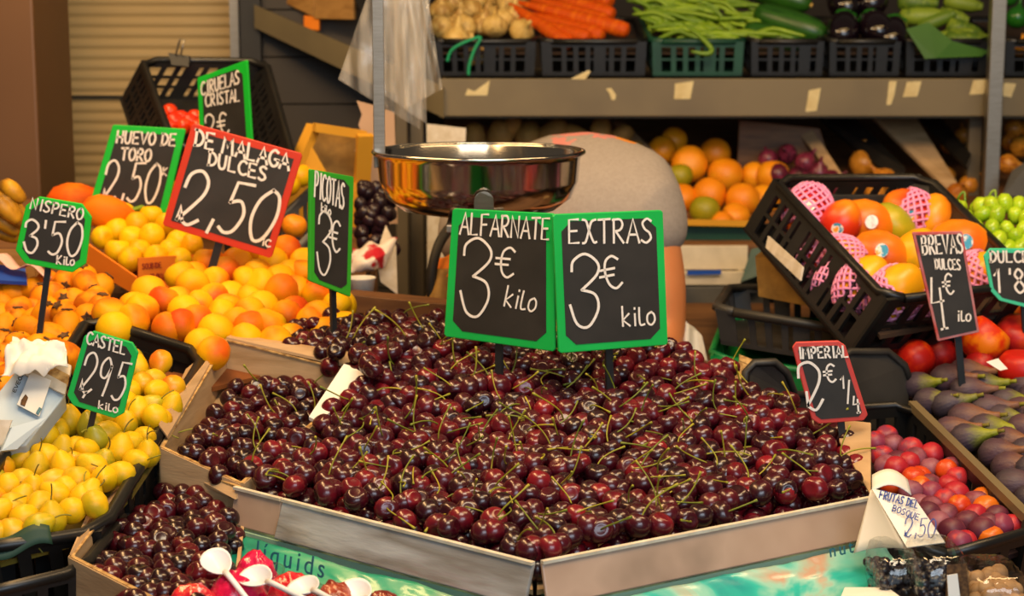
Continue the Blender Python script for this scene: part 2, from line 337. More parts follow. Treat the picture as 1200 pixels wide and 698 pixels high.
    def mesh(s, name, mats, org=V()):
        me = bpy.data.meshes.new(name); me.from_pydata([tuple(v-org) for v in s.v], [], s.f)
        for m in (mats if isinstance(mats, (list, tuple)) else [mats]): me.materials.append(m)
        for p, mi, sm in zip(me.polygons, s.m, s.s): p.material_index = mi; p.use_smooth = sm
        bm = bmesh.new(); bm.from_mesh(me); bmesh.ops.recalc_face_normals(bm, faces=bm.faces); bm.to_mesh(me); bm.free()
        return me
    def build(s, name, mats, parent=None, bevel=0.0):
        if parent is not None: org = ORG[parent.name]
        else:
            xs = [v.x for v in s.v]; ys = [v.y for v in s.v]; zs = [v.z for v in s.v]
            org = V(((min(xs)+max(xs))/2, (min(ys)+max(ys))/2, min(zs)))
        o = bpy.data.objects.new(name, s.mesh(name, mats, org)); COL.objects.link(o)
        if parent is not None: o.parent = parent
        else: o.location = org
        ORG[o.name] = org
        if bevel:
            b = o.modifiers.new('bevel', 'BEVEL'); b.width = bevel; b.segments = 2; b.limit_method = 'ANGLE'
        return o
def tag(o, label, cat, group=None, kind=None):
    o['label'] = label; o['category'] = cat
    if group: o['group'] = group
    if kind: o['kind'] = kind
    return o
def thing(name, label, cat, loc, group=None):
    o = bpy.data.objects.new(name, None); COL.objects.link(o); o.location = loc; o.empty_display_size = 0.02
    ORG[o.name] = V(loc); return tag(o, label, cat, group)
def struct(mb, name, m, bevel=0.0):
    o = mb.build(name, m, None, bevel); o['kind'] = 'structure'; return o
def inpoly(x, y, poly):
    c = False; k = len(poly)
    for i in range(k):
        x1, y1 = poly[i]; x2, y2 = poly[(i+1) % k]
        if (y1 > y) != (y2 > y) and x < (x2-x1)*(y-y1)/(y2-y1)+x1: c = not c
    return c
def affine(p, q, r):
    """depth as a linear function over the three picture points (x, y, Y)"""
    m = Matrix(((p[0], p[1], 1), (q[0], q[1], 1), (r[0], r[1], 1))).inverted()
    a = m @ V((p[2], q[2], r[2])); return lambda x, y: a.x*x + a.y*y + a.z
ORD = 'first second third fourth fifth sixth seventh eighth ninth tenth eleventh twelfth thirteenth fourteenth fifteenth sixteenth seventeenth eighteenth nineteenth twentieth'.split()
def nth(i): return ORD[i] if i < len(ORD) else 'far'
# ------------------------------------------------------------------ setting
mb = MB(); mb.box((0.1, 2.2, -0.03), (6.4, 7.2, 0.06)); struct(mb, 'floor', M['concrete'])
mb = MB(); mb.box((0.9, 5.25, 1.5), (4.6, 0.1, 3.0)); struct(mb, 'wall_back', M['dark'])
# ribbed shutter
a0 = P(42, 60, 4.7); a1 = P(276, 60, 4.7)
wl = struct((lambda m: (m.box(((a0.x+a1.x)/2, 4.74, 1.45), (a1.x-a0.x+0.5, 0.03, 2.9)), m)[1])(MB()), 'wall_left', M['dark'])
M['shutter'] = mat('cream_shutter_metal', '#b89a66', '#c4a874', scale=2, rough=0.5)
mb = MB(); pitch = 12.4 / ppm(100, 4.7); z = 0.0; prof = []
while z < 2.7:
    for k in range(5):
        t = k/5; prof.append((4.70 - 0.009*math.sin(math.pi*t)**0.7, z + pitch*t))
    z += pitch
zsplit = P(100, 113, 4.7).z
vs = []; fs = []
for (y, z) in prof:
    vs += [(a0.x-0.05, y, z), (a1.x, y, z)]
for i in range(len(prof)-1): fs.append((2*i, 2*i+1, 2*i+3, 2*i+2))
mb.add(vs, fs, 0, True)
sh = mb.build('shutter_panel', M['shutter'], wl)
mb = MB(); mb.box(((a0.x+a1.x)/2, 4.688, zsplit), (a1.x-a0.x, 0.014, 0.007)); mb.build('shutter_joint', M['rubber'], wl)
# brown metal pillar and the shutter's side jambs
p = P(43, 110, 3.7); mb = MB(); mb.box((p.x-0.25, 3.85, 1.4), (0.5, 0.3, 2.8)); M['pillar'] = mat('brown_pillar_metal', '#5e4022', '#6c4a2a', scale=2, rough=0.45)
struct(mb, 'wall_side', M['pillar'], 0.006)
p = P(285, 60, 4.55); mb = MB(); mb.box((p.x-0.014, 4.55, 1.4), (0.022, 0.1, 2.8)); struct(mb, 'trim_1', M['steelb'])
p = P(291, 60, 4.5); mb = MB(); mb.box((p.x+0.015, 4.5, 1.4), (0.05, 0.12, 2.8)); struct(mb, 'trim_2', M['rubber'])
# dark ribbed side panel under the slanting shelf
a = P(298, 100, 4.5); b = P(500, 100, 4.5); mb = MB()
for i in range(14):
    z0 = 0.3 + i*0.118; mb.box(((a.x+b.x)/2, 4.5, z0+0.058), (b.x-a.x, 0.05, 0.114))
M['panel'] = mat('dark_ribbed_panel', '#30271c', '#382e20', scale=4, rough=0.6); struct(mb, 'wall_panel', M['panel'])

# ------------------------------------------------------------------ display counters
def counter(name, label, x0, x1, Y0, Y1, off):
    t = thing(name, label, 'counter', (((x0+x1)/2), (Y0+Y1)/2, 0))
    zf = lambda Y: off + 0.17*(Y-1.75)
    mb = MB(); mb.hexa([(x0,Y0,zf(Y0)-.03),(x1,Y0,zf(Y0)-.03),(x1,Y1,zf(Y1)-.03),(x0,Y1,zf(Y1)-.03),(x0,Y0,zf(Y0)),(x1,Y0,zf(Y0)),(x1,Y1,zf(Y1)),(x0,Y1,zf(Y1))])
    mb.build('sloping_top', M['wood'], t)
    mb = MB(); mb.box(((x0+x1)/2, Y0+.03, zf(Y0)/2-.03), (x1-x0-.02, .02, zf(Y0)-.1)); mb.build('front_panel', M['wood'], t)
    for x in (x0+.04, x1-.04):
        for Y in (Y0+.07, Y1-.05):
            mb = MB(); mb.box((x, Y, (zf(Y)-.03)/2), (.05, .05, zf(Y)-.03)); mb.build('leg', M['wood'], t)
counter('market_counter', 'sloping wooden display counter under the pears, loquats and apricots', -1.25, -.262, 1.5, 3.6, .90)
counter('market_counter', 'sloping wooden display counter under the big cherry heap', -.258, .308, 1.5, 2.66, .90)
counter('market_counter', 'lower sloping wooden display counter under the plums, figs and mangoes', .312, 1.45, 1.5, 3.25, .80)

# ------------------------------------------------------------------ crate builder
def crate(name, label, T, vec, m, cat='crate', group=None, slots=(9, 2), th=.006, rim=.011, bed=None, rim_mat=None, solid=(), inset=.06, ground=False):
    """T: the four rim corners FL FR BR BL; vec: rim to floor"""
    T = [V(p) for p in T]; c = sum(T, V())/4; B = [p + V(vec) + (c-p)*inset for p in T]
    if ground:
        for p in B: p.z = counter_z(max(x.x for x in B) if c.x < .42 else .5, p.y) + .010
    base = V((sum(p.x for p in B)/4, sum(p.y for p in B)/4, min(p.z for p in B)))
    t = thing(name, label, cat, base, group)
    names = ['wall', 'wall', 'wall', 'wall']
    for k in range(4):
        a, b, c2, d = T[k], T[(k+1) % 4], B[(k+1) % 4], B[k]
        def q(u, v): return (a*(1-u)+b*u)*(1-v) + (d*(1-u)+c2*u)*v
        mb = MB()
        def patch(u0, u1, v0, v1): mb.slab(q(u0, v1), q(u1, v1), q(u1, v0), q(u0, v0), -th)
        if k in solid: patch(0, 1, 0, 1)
        else:
            nr = slots[1]; L = (b-a).length; ns = max(4, int(slots[0] * L / 0.4))
            e = min(.1, .035/L)
            patch(0, 1, 0, .16); patch(0, 1, .88, 1); patch(0, e, .16, .88); patch(1-e, 1, .16, .88)
            hh = .72/nr
            for r in range(nr):
                v0 = .16 + r*hh
                if r: patch(e, 1-e, v0-.03, v0+.03)
                for i in range(1, ns):
                    u = e + (1-2*e)*i/ns
                    w = .5*(1-2*e)/ns * (.42 if i % 4 else 1.0)
                    patch(u-w, u+w, v0+(.03 if r else 0), v0+hh-(.03 if r < nr-1 else 0))
        mb.build('wall', m, t)
    mb = MB(); mb.slab(B[0], B[1], B[2], B[3], .006); mb.build('floor_panel', m, t)
    mb = MB()
    loop = []
    for k in range(4):
        a, b = T[k], T[(k+1) % 4]; L = (b-a).length; e = min(.12, .03/L)
        loop += [a*(1-e)+b*e, a*.5+b*.5, a*e+b*(1-e)]
    loop.append(loop[0]); mb.tube(loop, rim*.62, 6); mb.build('rim', rim_mat or m, t)
    if bed:
        f = bed[1]; mb = MB(); Q = [T[i]*(1-f)+B[i]*f for i in range(4)]; mb.slab(*Q, .004); mb.build('liner', M[bed[0]], t)
    return t

# ------------------------------------------------------------------ long back shelf
SY = 4.15
def shelf_pt(px, py): return P(px, py, SY)
t = thing('market_shelf', 'long grey metal shelf unit across the back of the stall, holding vegetable crates', 'shelf', (0.6, 4.6, 0))
za = shelf_pt(700, 92).z; zb = shelf_pt(700, 136).z
xl = shelf_pt(514, 110).x; xr = shelf_pt(1330, 110).x
mb = MB(); mb.box(((xl+xr)/2, SY, (za+zb)/2), (xr-xl, .012, za-zb)); mb.build('shelf_lip', M['shelf'], t, .002)
mb = MB(); mb.box(((xl+xr)/2, SY+.44, za-.012), (xr-xl, .86, .012)); mb.build('shelf_board', M['shelf'], t)
mb = MB(); mb.box(((xl+xr)/2, SY+.03, (za+zb)/2-.02), (xr-xl, .04, za-zb-.03)); mb.build('beam', M['rail'], t)
for (xx, ww, YY) in ((1161, 17, 4.1), (471, 14, 4.1), (489, 15, 4.16)):
    p = P(xx, 200, YY); w = ww/ppm(200, YY); mb = MB(); mb.box((p.x, YY, 1.2), (w, .03, 2.4)); mb.build('post', M['rail'] if xx != 1161 else M['steelb'], t, .002)
# lower sloping deck
p = P(1143, 180, 4.2); w = 15/ppm(180, 4.2); mb = MB(); mb.box((p.x, 4.22, zb/2+.0), (w, .03, zb)); mb.build('post', M['rail'], t, .002)
mb = MB(); la = P(500, 300, 3.85); lb = P(1330, 300, 3.85)
def deck(Y): return 1.085 + .20*(Y-3.85)
mb.hexa([(la.x, 3.85, deck(3.85)-.02), (lb.x+.1, 3.85, deck(3.85)-.02), (lb.x+.1, 5.0, deck(5.0)-.02), (la.x, 5.0, deck(5.0)-.02), (la.x, 3.85, deck(3.85)), (lb.x+.1, 3.85, deck(3.85)), (lb.x+.1, 5.0, deck(5.0)), (la.x, 5.0, deck(5.0))])
mb.build('lower_deck', M['wood'], t)
# slanting end shelf at left, with a bracket beam
a, b = P(298, 19, 4.42), P(520, 120, 4.13)
mb = MB(); d = V((0, 0, 1)); n = V((0, .35, 0)); hh = .028
mb.hexa([a-d*hh, b-d*hh*1.3, b-d*hh*1.3+n*.05, a-d*hh+n*.05, a+d*hh, b+d*hh*1.3, b+d*hh*1.3+n*.05, a+d*hh+n*.05]); mb.build('slanting_beam', M['shelf'], t)
mb = MB(); mb.slab(a+V((0,.02,0)), b+V((0,.02,0)), b+n+V((0,.02,0)), a+n*.5+V((0,.02,0)), .006); mb.build('slanting_board', M['shelf'], t)
# paper remnants on the lip
def shelf_tag(pts, label, m='cardw'):
    mb = MB(); mb.prism([P(x, y, SY-.008) for x, y in pts], (0, .0015, 0)); o = mb.build('shelf_label', M['papert'], None)
    tag(o, label, 'label', 'paper labels on the shelf lip')
M['papert'] = mat('yellowed_label_paper', '#d8c898', '#cab684', scale=40, rough=0.85)
shelf_tag([(545,112),(548,104),(556,107),(574,94),(571,112)], 'torn paper scrap on the shelf lip below the garlic')
shelf_tag([(669,92),(690,82),(692,84),(686,93),(671,93)], 'small torn paper corner on the shelf edge below the carrots')
shelf_tag([(710,104),(716,103),(722,111),(721,117),(717,117),(714,109)], 'tiny curled paper remnant on the shelf lip left of the bean label')
shelf_tag([(791,98),(813,95),(809,116),(790,116)], 'cream paper label on the shelf lip below the green beans')
shelf_tag([(948,106),(962,103),(957,130),(944,131)], 'tall cream paper strip on the shelf lip below the cucumbers')
shelf_tag([(1042,95),(1051,95),(1048,112),(1044,123),(1039,123)], 'narrow torn paper strip below the aubergines')
shelf_tag([(1063,96),(1080,95),(1075,113),(1058,114)], 'square grey-white label right of the narrow torn strip')
shelf_tag([(1141,94),(1157,93),(1153,110),(1136,111)], 'square cream label beside the metal shelf post')
shelf_tag([(1177,97),(1191,98),(1185,114),(1173,112)], 'square cream label to the right of the metal shelf post')

# ------------------------------------------------------------------ hand lettering
GL = {
 'A': [('l',[(0,1),(.42,0),(.85,1)]),('l',[(.14,.66),(.72,.66)])],
 'B': [('l',[(.08,0),(.08,1)]),('s',[(0,.02),(.5,.05),(.62,.25),(.45,.44),(.1,.48)]),('s',[(.1,.48),(.6,.55),(.72,.78),(.5,.97),(.02,1)])],
 'C': [('s',[(.75,.12),(.5,0),(.2,.12),(.03,.5),(.18,.88),(.5,1),(.8,.88)])],
 'D': [('l',[(.12,0),(.12,1)]),('s',[(0,.02),(.5,.08),(.78,.45),(.55,.88),(.02,1)])],
 'E': [('l',[(.68,0),(.05,.02),(.05,1),(.72,.98)]),('l',[(.05,.5),(.58,.48)])],
 'F': [('l',[(.68,0),(.05,.02),(.05,1)]),('l',[(.05,.5),(.55,.48)])],
 'G': [('s',[(.75,.12),(.45,0),(.1,.25),(.05,.7),(.4,1),(.75,.85),(.78,.58)]),('l',[(.5,.56),(.85,.56)])],
 'H': [('l',[(.05,0),(.05,1)]),('l',[(.72,0),(.72,1)]),('l',[(.05,.52),(.72,.5)])],
 'I': [('l',[(.3,0),(.3,1)])],
 'J': [('l',[(.3,.02),(.3,1)]),('l',[(0,.02),(.6,0)]),('l',[(0,1),(.62,1)])],
 'K': [('l',[(.06,0),(.06,1)]),('l',[(.65,0),(.06,.58),(.7,1)])],
 'L': [('l',[(.06,0),(.06,1),(.68,.98)])],
 'M': [('l',[(0,1),(.12,0),(.45,.65),(.78,0),(.92,1)])],
 'N': [('l',[(.04,1),(.04,0),(.72,1),(.72,0)])],
 'O': [('s',[(.4,0),(.1,.2),(.04,.6),(.3,1),(.66,.88),(.78,.45),(.62,.1),(.4,0)])],
 'P': [('l',[(.08,0),(.08,1)]),('s',[(0,.04),(.5,.02),(.7,.25),(.5,.5),(.1,.56)])],
 'R': [('l',[(.08,0),(.08,1)]),('s',[(0,.04),(.5,.02),(.68,.24),(.5,.46),(.1,.52)]),('l',[(.22,.52),(.75,1)])],
 'S': [('s',[(.68,.1),(.4,0),(.1,.18),(.25,.43),(.55,.58),(.66,.82),(.35,1),(.02,.9)])],
 'T': [('l',[(0,.03),(.8,0)]),('l',[(.4,.02),(.4,1)])],
 'U': [('s',[(.05,0),(.06,.6),(.2,.95),(.45,1),(.66,.8),(.7,0)])],
 'V': [('l',[(0,0),(.38,1),(.78,0)])],
 'X': [('s',[(.0,.02),(.25,.08),(.45,.5),(.75,.95),(.95,.95)]),('s',[(.9,.02),(.6,.12),(.4,.55),(.2,.95),(0,1)])],
 'Q': [('s',[(.4,0),(.1,.2),(.04,.6),(.3,1),(.66,.88),(.78,.45),(.62,.1),(.4,0)]),('l',[(.5,.75),(.8,1.05)])],
 'k': [('l',[(.06,0),(.06,1)]),('l',[(.55,.38),(.08,.7),(.6,1)])],
 'i': [('l',[(.15,.4),(.15,1)]),('l',[(.15,.1),(.15,.16)])],
 'l': [('s',[(.08,.1),(.06,.7),(.15,.98),(.45,.95)])],
 'o': [('s',[(.4,.35),(.1,.5),(.08,.85),(.35,1),(.62,.8),(.6,.5),(.4,.35)])],
 '2': [('s',[(.02,.34),(.12,.08),(.45,-.02),(.72,.14),(.7,.38),(.42,.66),(.02,.98)]),('l',[(.02,.98),(.04,.7),(.2,.98)]),('s',[(.2,.98),(.4,1.03),(.7,.9)])],
 '@': [('s',[(.06,.3),(.12,.05),(.45,-.02),(.72,.16),(.7,.4),(.48,.68),(.26,.9)]),('l',[(.26,.62),(.26,.93)]),('s',[(.26,.93),(.5,1.02),(.75,.8)])],
 '3': [('s',[(.06,.22),(.1,.08),(.4,-.01),(.72,.12),(.7,.28),(.32,.48)]),('s',[(.32,.48),(.66,.55),(.74,.75),(.5,.98),(.2,.94),(.02,.68)])],
 '4': [('l',[(.18,.02),(.05,.5),(.62,.46)]),('l',[(.5,.22),(.5,1)]),('l',[(.36,1),(.66,.98)])],
 '5': [('l',[(.85,.0),(.3,.02),(.2,.42)]),('s',[(.2,.42),(.55,.36),(.72,.6),(.52,.92),(.24,1),(.02,.92)])],
 '0': [('s',[(.5,0),(.15,.25),(.02,.65),(.22,1),(.55,.92),(.8,.5),(.75,.12),(.5,0)])],
 '9': [('s',[(.68,.2),(.42,0),(.1,.2),(.12,.48),(.42,.52),(.66,.25)]),('s',[(.68,.18),(.6,.6),(.45,.98)])],
 '1': [('l',[(.0,.3),(.32,.0),(.26,1)])],
 '8': [('s',[(.4,.46),(.12,.25),(.38,0),(.66,.2),(.4,.46),(.06,.75),(.36,1),(.72,.78),(.4,.46)])],
 'e': [('s',[(.85,.12),(.6,0),(.32,.15),(.25,.5),(.36,.85),(.62,1),(.9,.86)]),('l',[(0,.4),(.66,.38)]),('l',[(0,.6),(.6,.58)])],
 ',': [('l',[(.2,.82),(.1,1.08)])], "'": [('l',[(.15,0),(.12,.22)])], '/': [('l',[(.75,0),(0,1.1)])], '-': [('l',[(.05,.5),(.55,.48)])],
 'W': [('l',[(0,0),(.2,1),(.45,.4),(.7,1),(.9,0)])],
}
CW = {'I': .62, 'i': .42, "'": .34, ',': .4, 'M': 1.2, 'X': 1.08, ' ': .55, 'W': 1.1, 'l': .6, 'k': .85, 'o': .8}
class Face:
    """a flat face in the place, through three picture points with their depths"""
    def __init__(s, tl, tr, bl):
        s.o, s.n = tl, (bl-tl).cross(tr-tl).normalized()
        if s.n.y > 0: s.n = -s.n
    def at(s, px, py, lift=0.0):
        d = ray(px, py); c = V((0, 0, CAMZ)); o = s.o + s.n*lift
        return c + d * ((o-c).dot(s.n) / d.dot(s.n))
def stroke(mb, pts, n, hw, th):
    k = len(pts)
    if k < 2: return
    L = []; R = []
    for i in range(k):
        d = (pts[min(i+1, k-1)] - pts[max(i-1, 0)])
        if d.length < 1e-7: d = V((1, 0, 0))
        s = n.cross(d.normalized()).normalized()*hw; e = d.normalized()*hw*(-.6 if i == 0 else .6 if i == k-1 else 0)
        L.append(pts[i]+s+e); R.append(pts[i]-s+e)
    for i in range(k-1):
        mb.hexa([L[i], R[i], R[i+1], L[i+1], L[i]+n*th, R[i]+n*th, R[i+1]+n*th, L[i+1]+n*th])
def write(mb, face, text, x0, y0, x1, y1, h, w=3.0, up=None, lift=.0008):
    """text along the base line (x0, y0)-(x1, y1), h tall, strokes w wide, all in picture units on the face"""
    text = text.replace('€', 'e'); tot = sum(CW.get(c, .98) for c in text)
    b = V((x1-x0, y1-y0)); cw = b.length / tot; bd = b.normalized(); ud = V(up).normalized() if up else V((bd.y, -bd.x))
    pos = 0.0
    for ch in text:
        for kind, pl in GL.get(ch, []):
            if kind == 's': pl = [(p.x, p.y) for p in crom([(x, y, 0) for x, y in pl], 5)]
            pts = []
            for x, y in pl:
                q = V((x0, y0)) + bd*((pos + x)*cw) + ud*(h*(1-y))
                pts.append(face.at(q.x, q.y, lift))
            hw = .41*w/ppm(y0, pts[0].y)
            stroke(mb, pts, face.n, hw, .0006)
        pos += CW.get(ch, .98)
def sign(label, q, Yl, Yr, border, bw, texts, stake=None, chamfer=0.0, pchamfer=.12, cat='price sign'):
    TL, TR, BR, BL = q
    face = Face(P(*TL, Yl), P(*TR, Yr), P(*BL, Yl))
    def uv(u, v):
        x = (TL[0]*(1-u)+TR[0]*u)*(1-v)+(BL[0]*(1-u)+BR[0]*u)*v; y = (TL[1]*(1-u)+TR[1]*u)*(1-v)+(BL[1]*(1-u)+BR[1]*u)*v
        return x, y
    W = math.hypot(TR[0]-TL[0], TR[1]-TL[1]); H = math.hypot(BL[0]-TL[0], BL[1]-TL[1])
    asp = W/H
    def octo(bu, bv, c):
        cu, cv = c, c*asp
        if c <= 0: c2 = [(bu, bv), (1-bu, bv), (1-bu, 1-bv), (bu, 1-bv)]
        else: c2 = [(bu+cu, bv), (1-bu-cu, bv), (1-bu, bv+cv), (1-bu, 1-bv-cv), (1-bu-cu, 1-bv), (bu+cu, 1-bv), (bu, 1-bv-cv), (bu, bv+cv)]
        return c2
    base = face.at(*uv(.5, 1)); t = thing('price_sign', label, cat, base, 'hand-lettered chalkboard price signs')
    th = .005
    mb = MB(); mb.prism([face.at(*uv(u, v)) for u, v in octo(0, 0, chamfer or .02)], -face.n*th); mb.build('frame', M[border], t, .0012)
    mb = MB(); mb.prism([face.at(*uv(u, v)) for u, v in octo(bw/W, bw/H, pchamfer)], face.n*.0006); mb.build('chalkboard', M['board'], t)
    mb = MB()
    for tx in texts: write(mb, face, *tx)
    mb.build('chalk_writing', M['chalk'], t)
    if stake:
        (ax, ay), (bx, by), sw = stake; a = face.at(ax, ay, -th-.004)
        up = (face.at(*uv(.5, .8)) - face.at(*uv(.5, 1))).normalized()
        b = P(bx, by, a.y + .0) ; r = .5*sw/ppm(ay, a.y)
        mb = MB(); mb.bar(a + (a-b).normalized()*.05, b + (b-a).normalized()*.06, 2*r, r, up=face.n); mb.build('stake', M['stake'], t)
    return t
sign('green-bordered chalkboard sign NISPERO 3,50 KILO standing in the loquats', [(33,228),(109,241),(99,322),(15,306)], 2.42, 2.42, 'sgreen2', 7,
     [('NISPERO', 35,244, 98,258, 13, 2.6), ("3'50", 27,296, 99,300, 39, 3.2), ('KilO'.replace('O','o'), 66,309, 88,311, 10, 2.2)], ((56,318),(51,356),7), .17, .13)
sign('green-bordered chalkboard sign HUEVO DE TORO 2,50 behind the yellow plums', [(132,146),(218,151),(192,262),(100,256)], 3.02, 3.02, 'sgreen2', 8,
     [('HUEVO DE', 136,167, 207,171, 14, 2.8, (.15,-1)), ('TORO', 141,187, 178,189, 14, 2.8, (.15,-1)), ('2,50', 120,234, 188,238, 46, 3.2, (.12,-1)), ('K', 190,205, 197,206, 9, 2)], ((150,250),(146,290),7), 0, .1)
sign('green-bordered chalkboard sign CIRUELAS CRISTAL, half hidden behind the red-bordered one', [(231,91),(289,70),(296,180),(235,190)], 3.2, 3.12, 'sgreen2', 6,
     [('CIRUELAS', 236,112, 282,97, 15, 2.4, (-.03,-1)), ('CRISTAL', 241,125, 282,118, 14, 2.4, (-.03,-1)), ('2€', 243,160, 270,156, 25, 2.6)], ((264,180),(266,260),7), 0, .12)
sign('large red-bordered chalkboard sign DE MALAGA DULCES 2,50 standing in the apricots', [(225,144),(355,180),(318,303),(190,264)], 2.72, 2.72, 'sred', 8.5,
     [('DE MALAGA', 227,170, 340,200, 19, 3.8, (.14,-1)), ('DULCES', 243,193, 314,213, 16, 3.4, (.14,-1)), ('2,50', 206,258, 322,287, 62, 4.6, (.26,-1)), ('iC', 307,287, 318,290, 8, 2.2, (.2,-1))], ((256,288),(248,316),9), 0, 0)
sign('narrow green-bordered chalkboard sign PICOTAS 3 euro turned sideways, behind the cardboard box', [(364,198),(415,207),(411,348),(363,329)], 2.40, 2.47, 'sgreen3', 5.5,
     [('PICOTAS', 368,230, 404,246, 30, 2.8, (.04,-1)), ('Kilo'.replace('K','k'), 376,247, 388,253, 10, 1.8, (.04,-1)), ('3', 370,319, 391,327, 74, 3.0, (.04,-1)), ('€', 385,292, 399,297, 36, 3.0, (.04,-1))], ((390,340),(391,392),8), 0, .13)
sign('green-bordered chalkboard sign CASTEL 2,95 standing in the small pears', [(101,385),(164,404),(143,493),(76,472)], 2.08, 2.08, 'sgreen', 6.5,
     [('CASTEL', 101,402, 148,416, 14, 2.6, (.15,-1)), ('295', 93,457, 148,472, 46, 3.0, (.2,-1)), (',', 95,462, 106,466, 30, 3.0, (.2,-1)), ('Kilo'.replace('K','k'), 115,478, 139,484, 9, 2.0, (.1,-1))], ((110,482),(101,524),7), .14, .13)
sign('green-bordered chalkboard sign ALFARNATE 3 euro, left one of the pair above the cherry heap', [(530,244),(649,250),(650,412),(520,394)], 2.31, 2.22, 'sgreen', 9,
     [('ALFARNATE', 539,274, 646,281, 25, 3.0), ('3', 537,370, 582,374, 92, 3.6, (.06,-1)), ('€', 579,323, 603,326, 35, 3.2), ('kilo', 590,358, 629,366, 24, 2.6)], ((585,396),(585,428),9), 0, .09)
sign('green-bordered chalkboard sign EXTRAS 3 euro, right one of the pair above the cherry heap', [(648,251),(777,246),(783,404),(655,414)], 2.20, 2.26, 'sgreen', 9,
     [('EXTRAS', 666,285, 768,284, 28, 3.2), ('3', 667,385, 712,383, 86, 3.8, (.0,-1)), ('€', 705,340, 732,336, 38, 3.4), ('kilo', 729,382, 770,380, 23, 2.8)], ((713,402),(714,434),9), 0, .09)
sign('worn pink-bordered slate sign BREVAS DULCES 4 euro standing behind the figs', [(1069,272),(1128,271),(1148,389),(1099,400)], 2.50, 2.50, 'spink', 3.5,
     [('BREVAS', 1081,298, 1131,296, 22, 2.8, (-.1,-1)), ('DULCES', 1096,315, 1127,316, 12, 2.2, (-.1,-1)), ('4', 1094,386, 1119,385, 62, 3.0, (-.12,-1)), ('€', 1106,345, 1119,344, 24, 2.6, (-.12,-1)), ('ilo', 1122,376, 1139,376, 13, 2.2)], ((1122,390),(1125,424),8), 0, 0)
sign('red-bordered chalkboard sign IMPERIAL 2 euro 1/4 beside the red plums', [(927,401),(989,399),(1019,492),(953,497)], 2.12, 2.12, 'sred2', 5.5,
     [('IMPERIAL', 936,420, 996,418, 13, 2.8, (-.1,-1)), ('@', 938,480, 974,478, 54, 3.8, (-.12,-1)), ('€', 966,448, 981,447, 21, 2.8, (-.1,-1)), ('/', 993,470, 1000,469, 24, 2.6), ('1', 986,455, 996,454, 15, 2.4), ('4', 1000,484, 1012,483, 20, 2.6)], ((985,490),(990,540),8), .1, .08)
sign('mint-bordered chalkboard sign DULCE 1,80 at the right edge beside the grapes', [(1151,291),(1240,291),(1246,372),(1163,350)], 2.62, 2.62, 'steal', 4.5,
     [('DULCE', 1160,307, 1208,307, 13, 2.8, (-.06,-1)), ("1'80", 1167,342, 1222,344, 28, 3.2, (-.1,-1))], ((1200,355),(1203,400),8), .1, .1)
# ------------------------------------------------------------------ cherry trays
rng = random.Random(11)
A = P(625, 660, 1.75); Lc = P(275, 571, 2.03); Rc = P(1021, 583, 1.98)
def edge_at(px):
    """front edge of the heap: picture height and depth at a picture column"""
    if px <= 625:
        t = (625-px)/350; return 660-89*t, 1.75+.28*t
    t = (px-625)/396; return 660-77*t, 1.75+.23*t
def heapY(px, py):
    e, Y = edge_at(px); return Y + .00252*(e-py)
def wall_strip(t, name, a, b, da, db, th, m, rim=None, seg=1):
    mb = MB(); mb.slab(a+da, b+db, b, a, th); o = mb.build(name, m, t, .0015)
    if rim:
        mb = MB(); mb.bar(a, b, .006, .0035); mb.build('top_edge', M[rim], t)
    return o
# left tray: silvery wrapped board, right tray: bare board
dn = V((0, 0, -.043)); out = V((-.01, -.012, 0)); outr = V((.006, -.014, 0))
tl = thing('cherry_tray', 'cherry tray with a silvery film-wrapped front board, left half of the big heap', 'fruit tray', (Lc+A)/2 + V((0,.15,-.08)), 'big cherry trays')
Lm = Lc + (A-Lc)*.18
wall_strip(tl, 'front_board', Lm, A, dn+out, dn+out, -.005, M['cardw'], 'cardrim')
wall_strip(tl, 'front_board', Lc, Lm-(A-Lc)*.004, dn+out*.6, dn+out*.6, -.005, M['cardp'], 'cardrim')
b1 = P(240, 470, 2.31); mb = MB(); zt = min(Lc.z, A.z)-.041
mb.slab(V((A.x,A.y+.02,zt)), V((A.x,2.42,zt+.09)), V((-.165,2.42,zt+.09)), V((Lc.x+.03,Lc.y+.03,zt+.01)), .006); mb.build('tray_base', M['card'], tl)
tr = thing('cherry_tray', 'cherry tray with a bare greyish card front board, right half of the big heap', 'fruit tray', (Rc+A)/2 + V((0,.15,-.08)), 'big cherry trays')
wall_strip(tr, 'front_board', A+V((.009,.004,0)), Rc, dn+outr, dn+outr, -.005, M['cardp'], 'cardrim')
q0, q1 = P(1018, 580, 1.985), P(1016, 500, 2.16)
q2, q3 = P(978, 540, 2.16), P(985, 600, 1.99)
mb = MB(); mb.slab(P(1021,583,1.98), P(1021,498,2.15), P(983,494,2.17), P(984,520,2.12), .004); mb.build('end_flap', M['card'], tr, .001)
mb = MB(); mb.slab(V((A.x+.004,A.y+.02,zt)), V((Rc.x-.01,Rc.y+.02,zt)), V((.29,2.36,zt+.08)), V((A.x+.004,2.42,zt+.09)), .006); mb.build('tray_base', M['card'], tr)
mb = MB(); mb.slab(P(1003,497,2.155), P(1009,497,2.155), P(1009,548,2.05), P(1003,548,2.05), .0055); mb.build('tape_strip', M['paper'], tr)
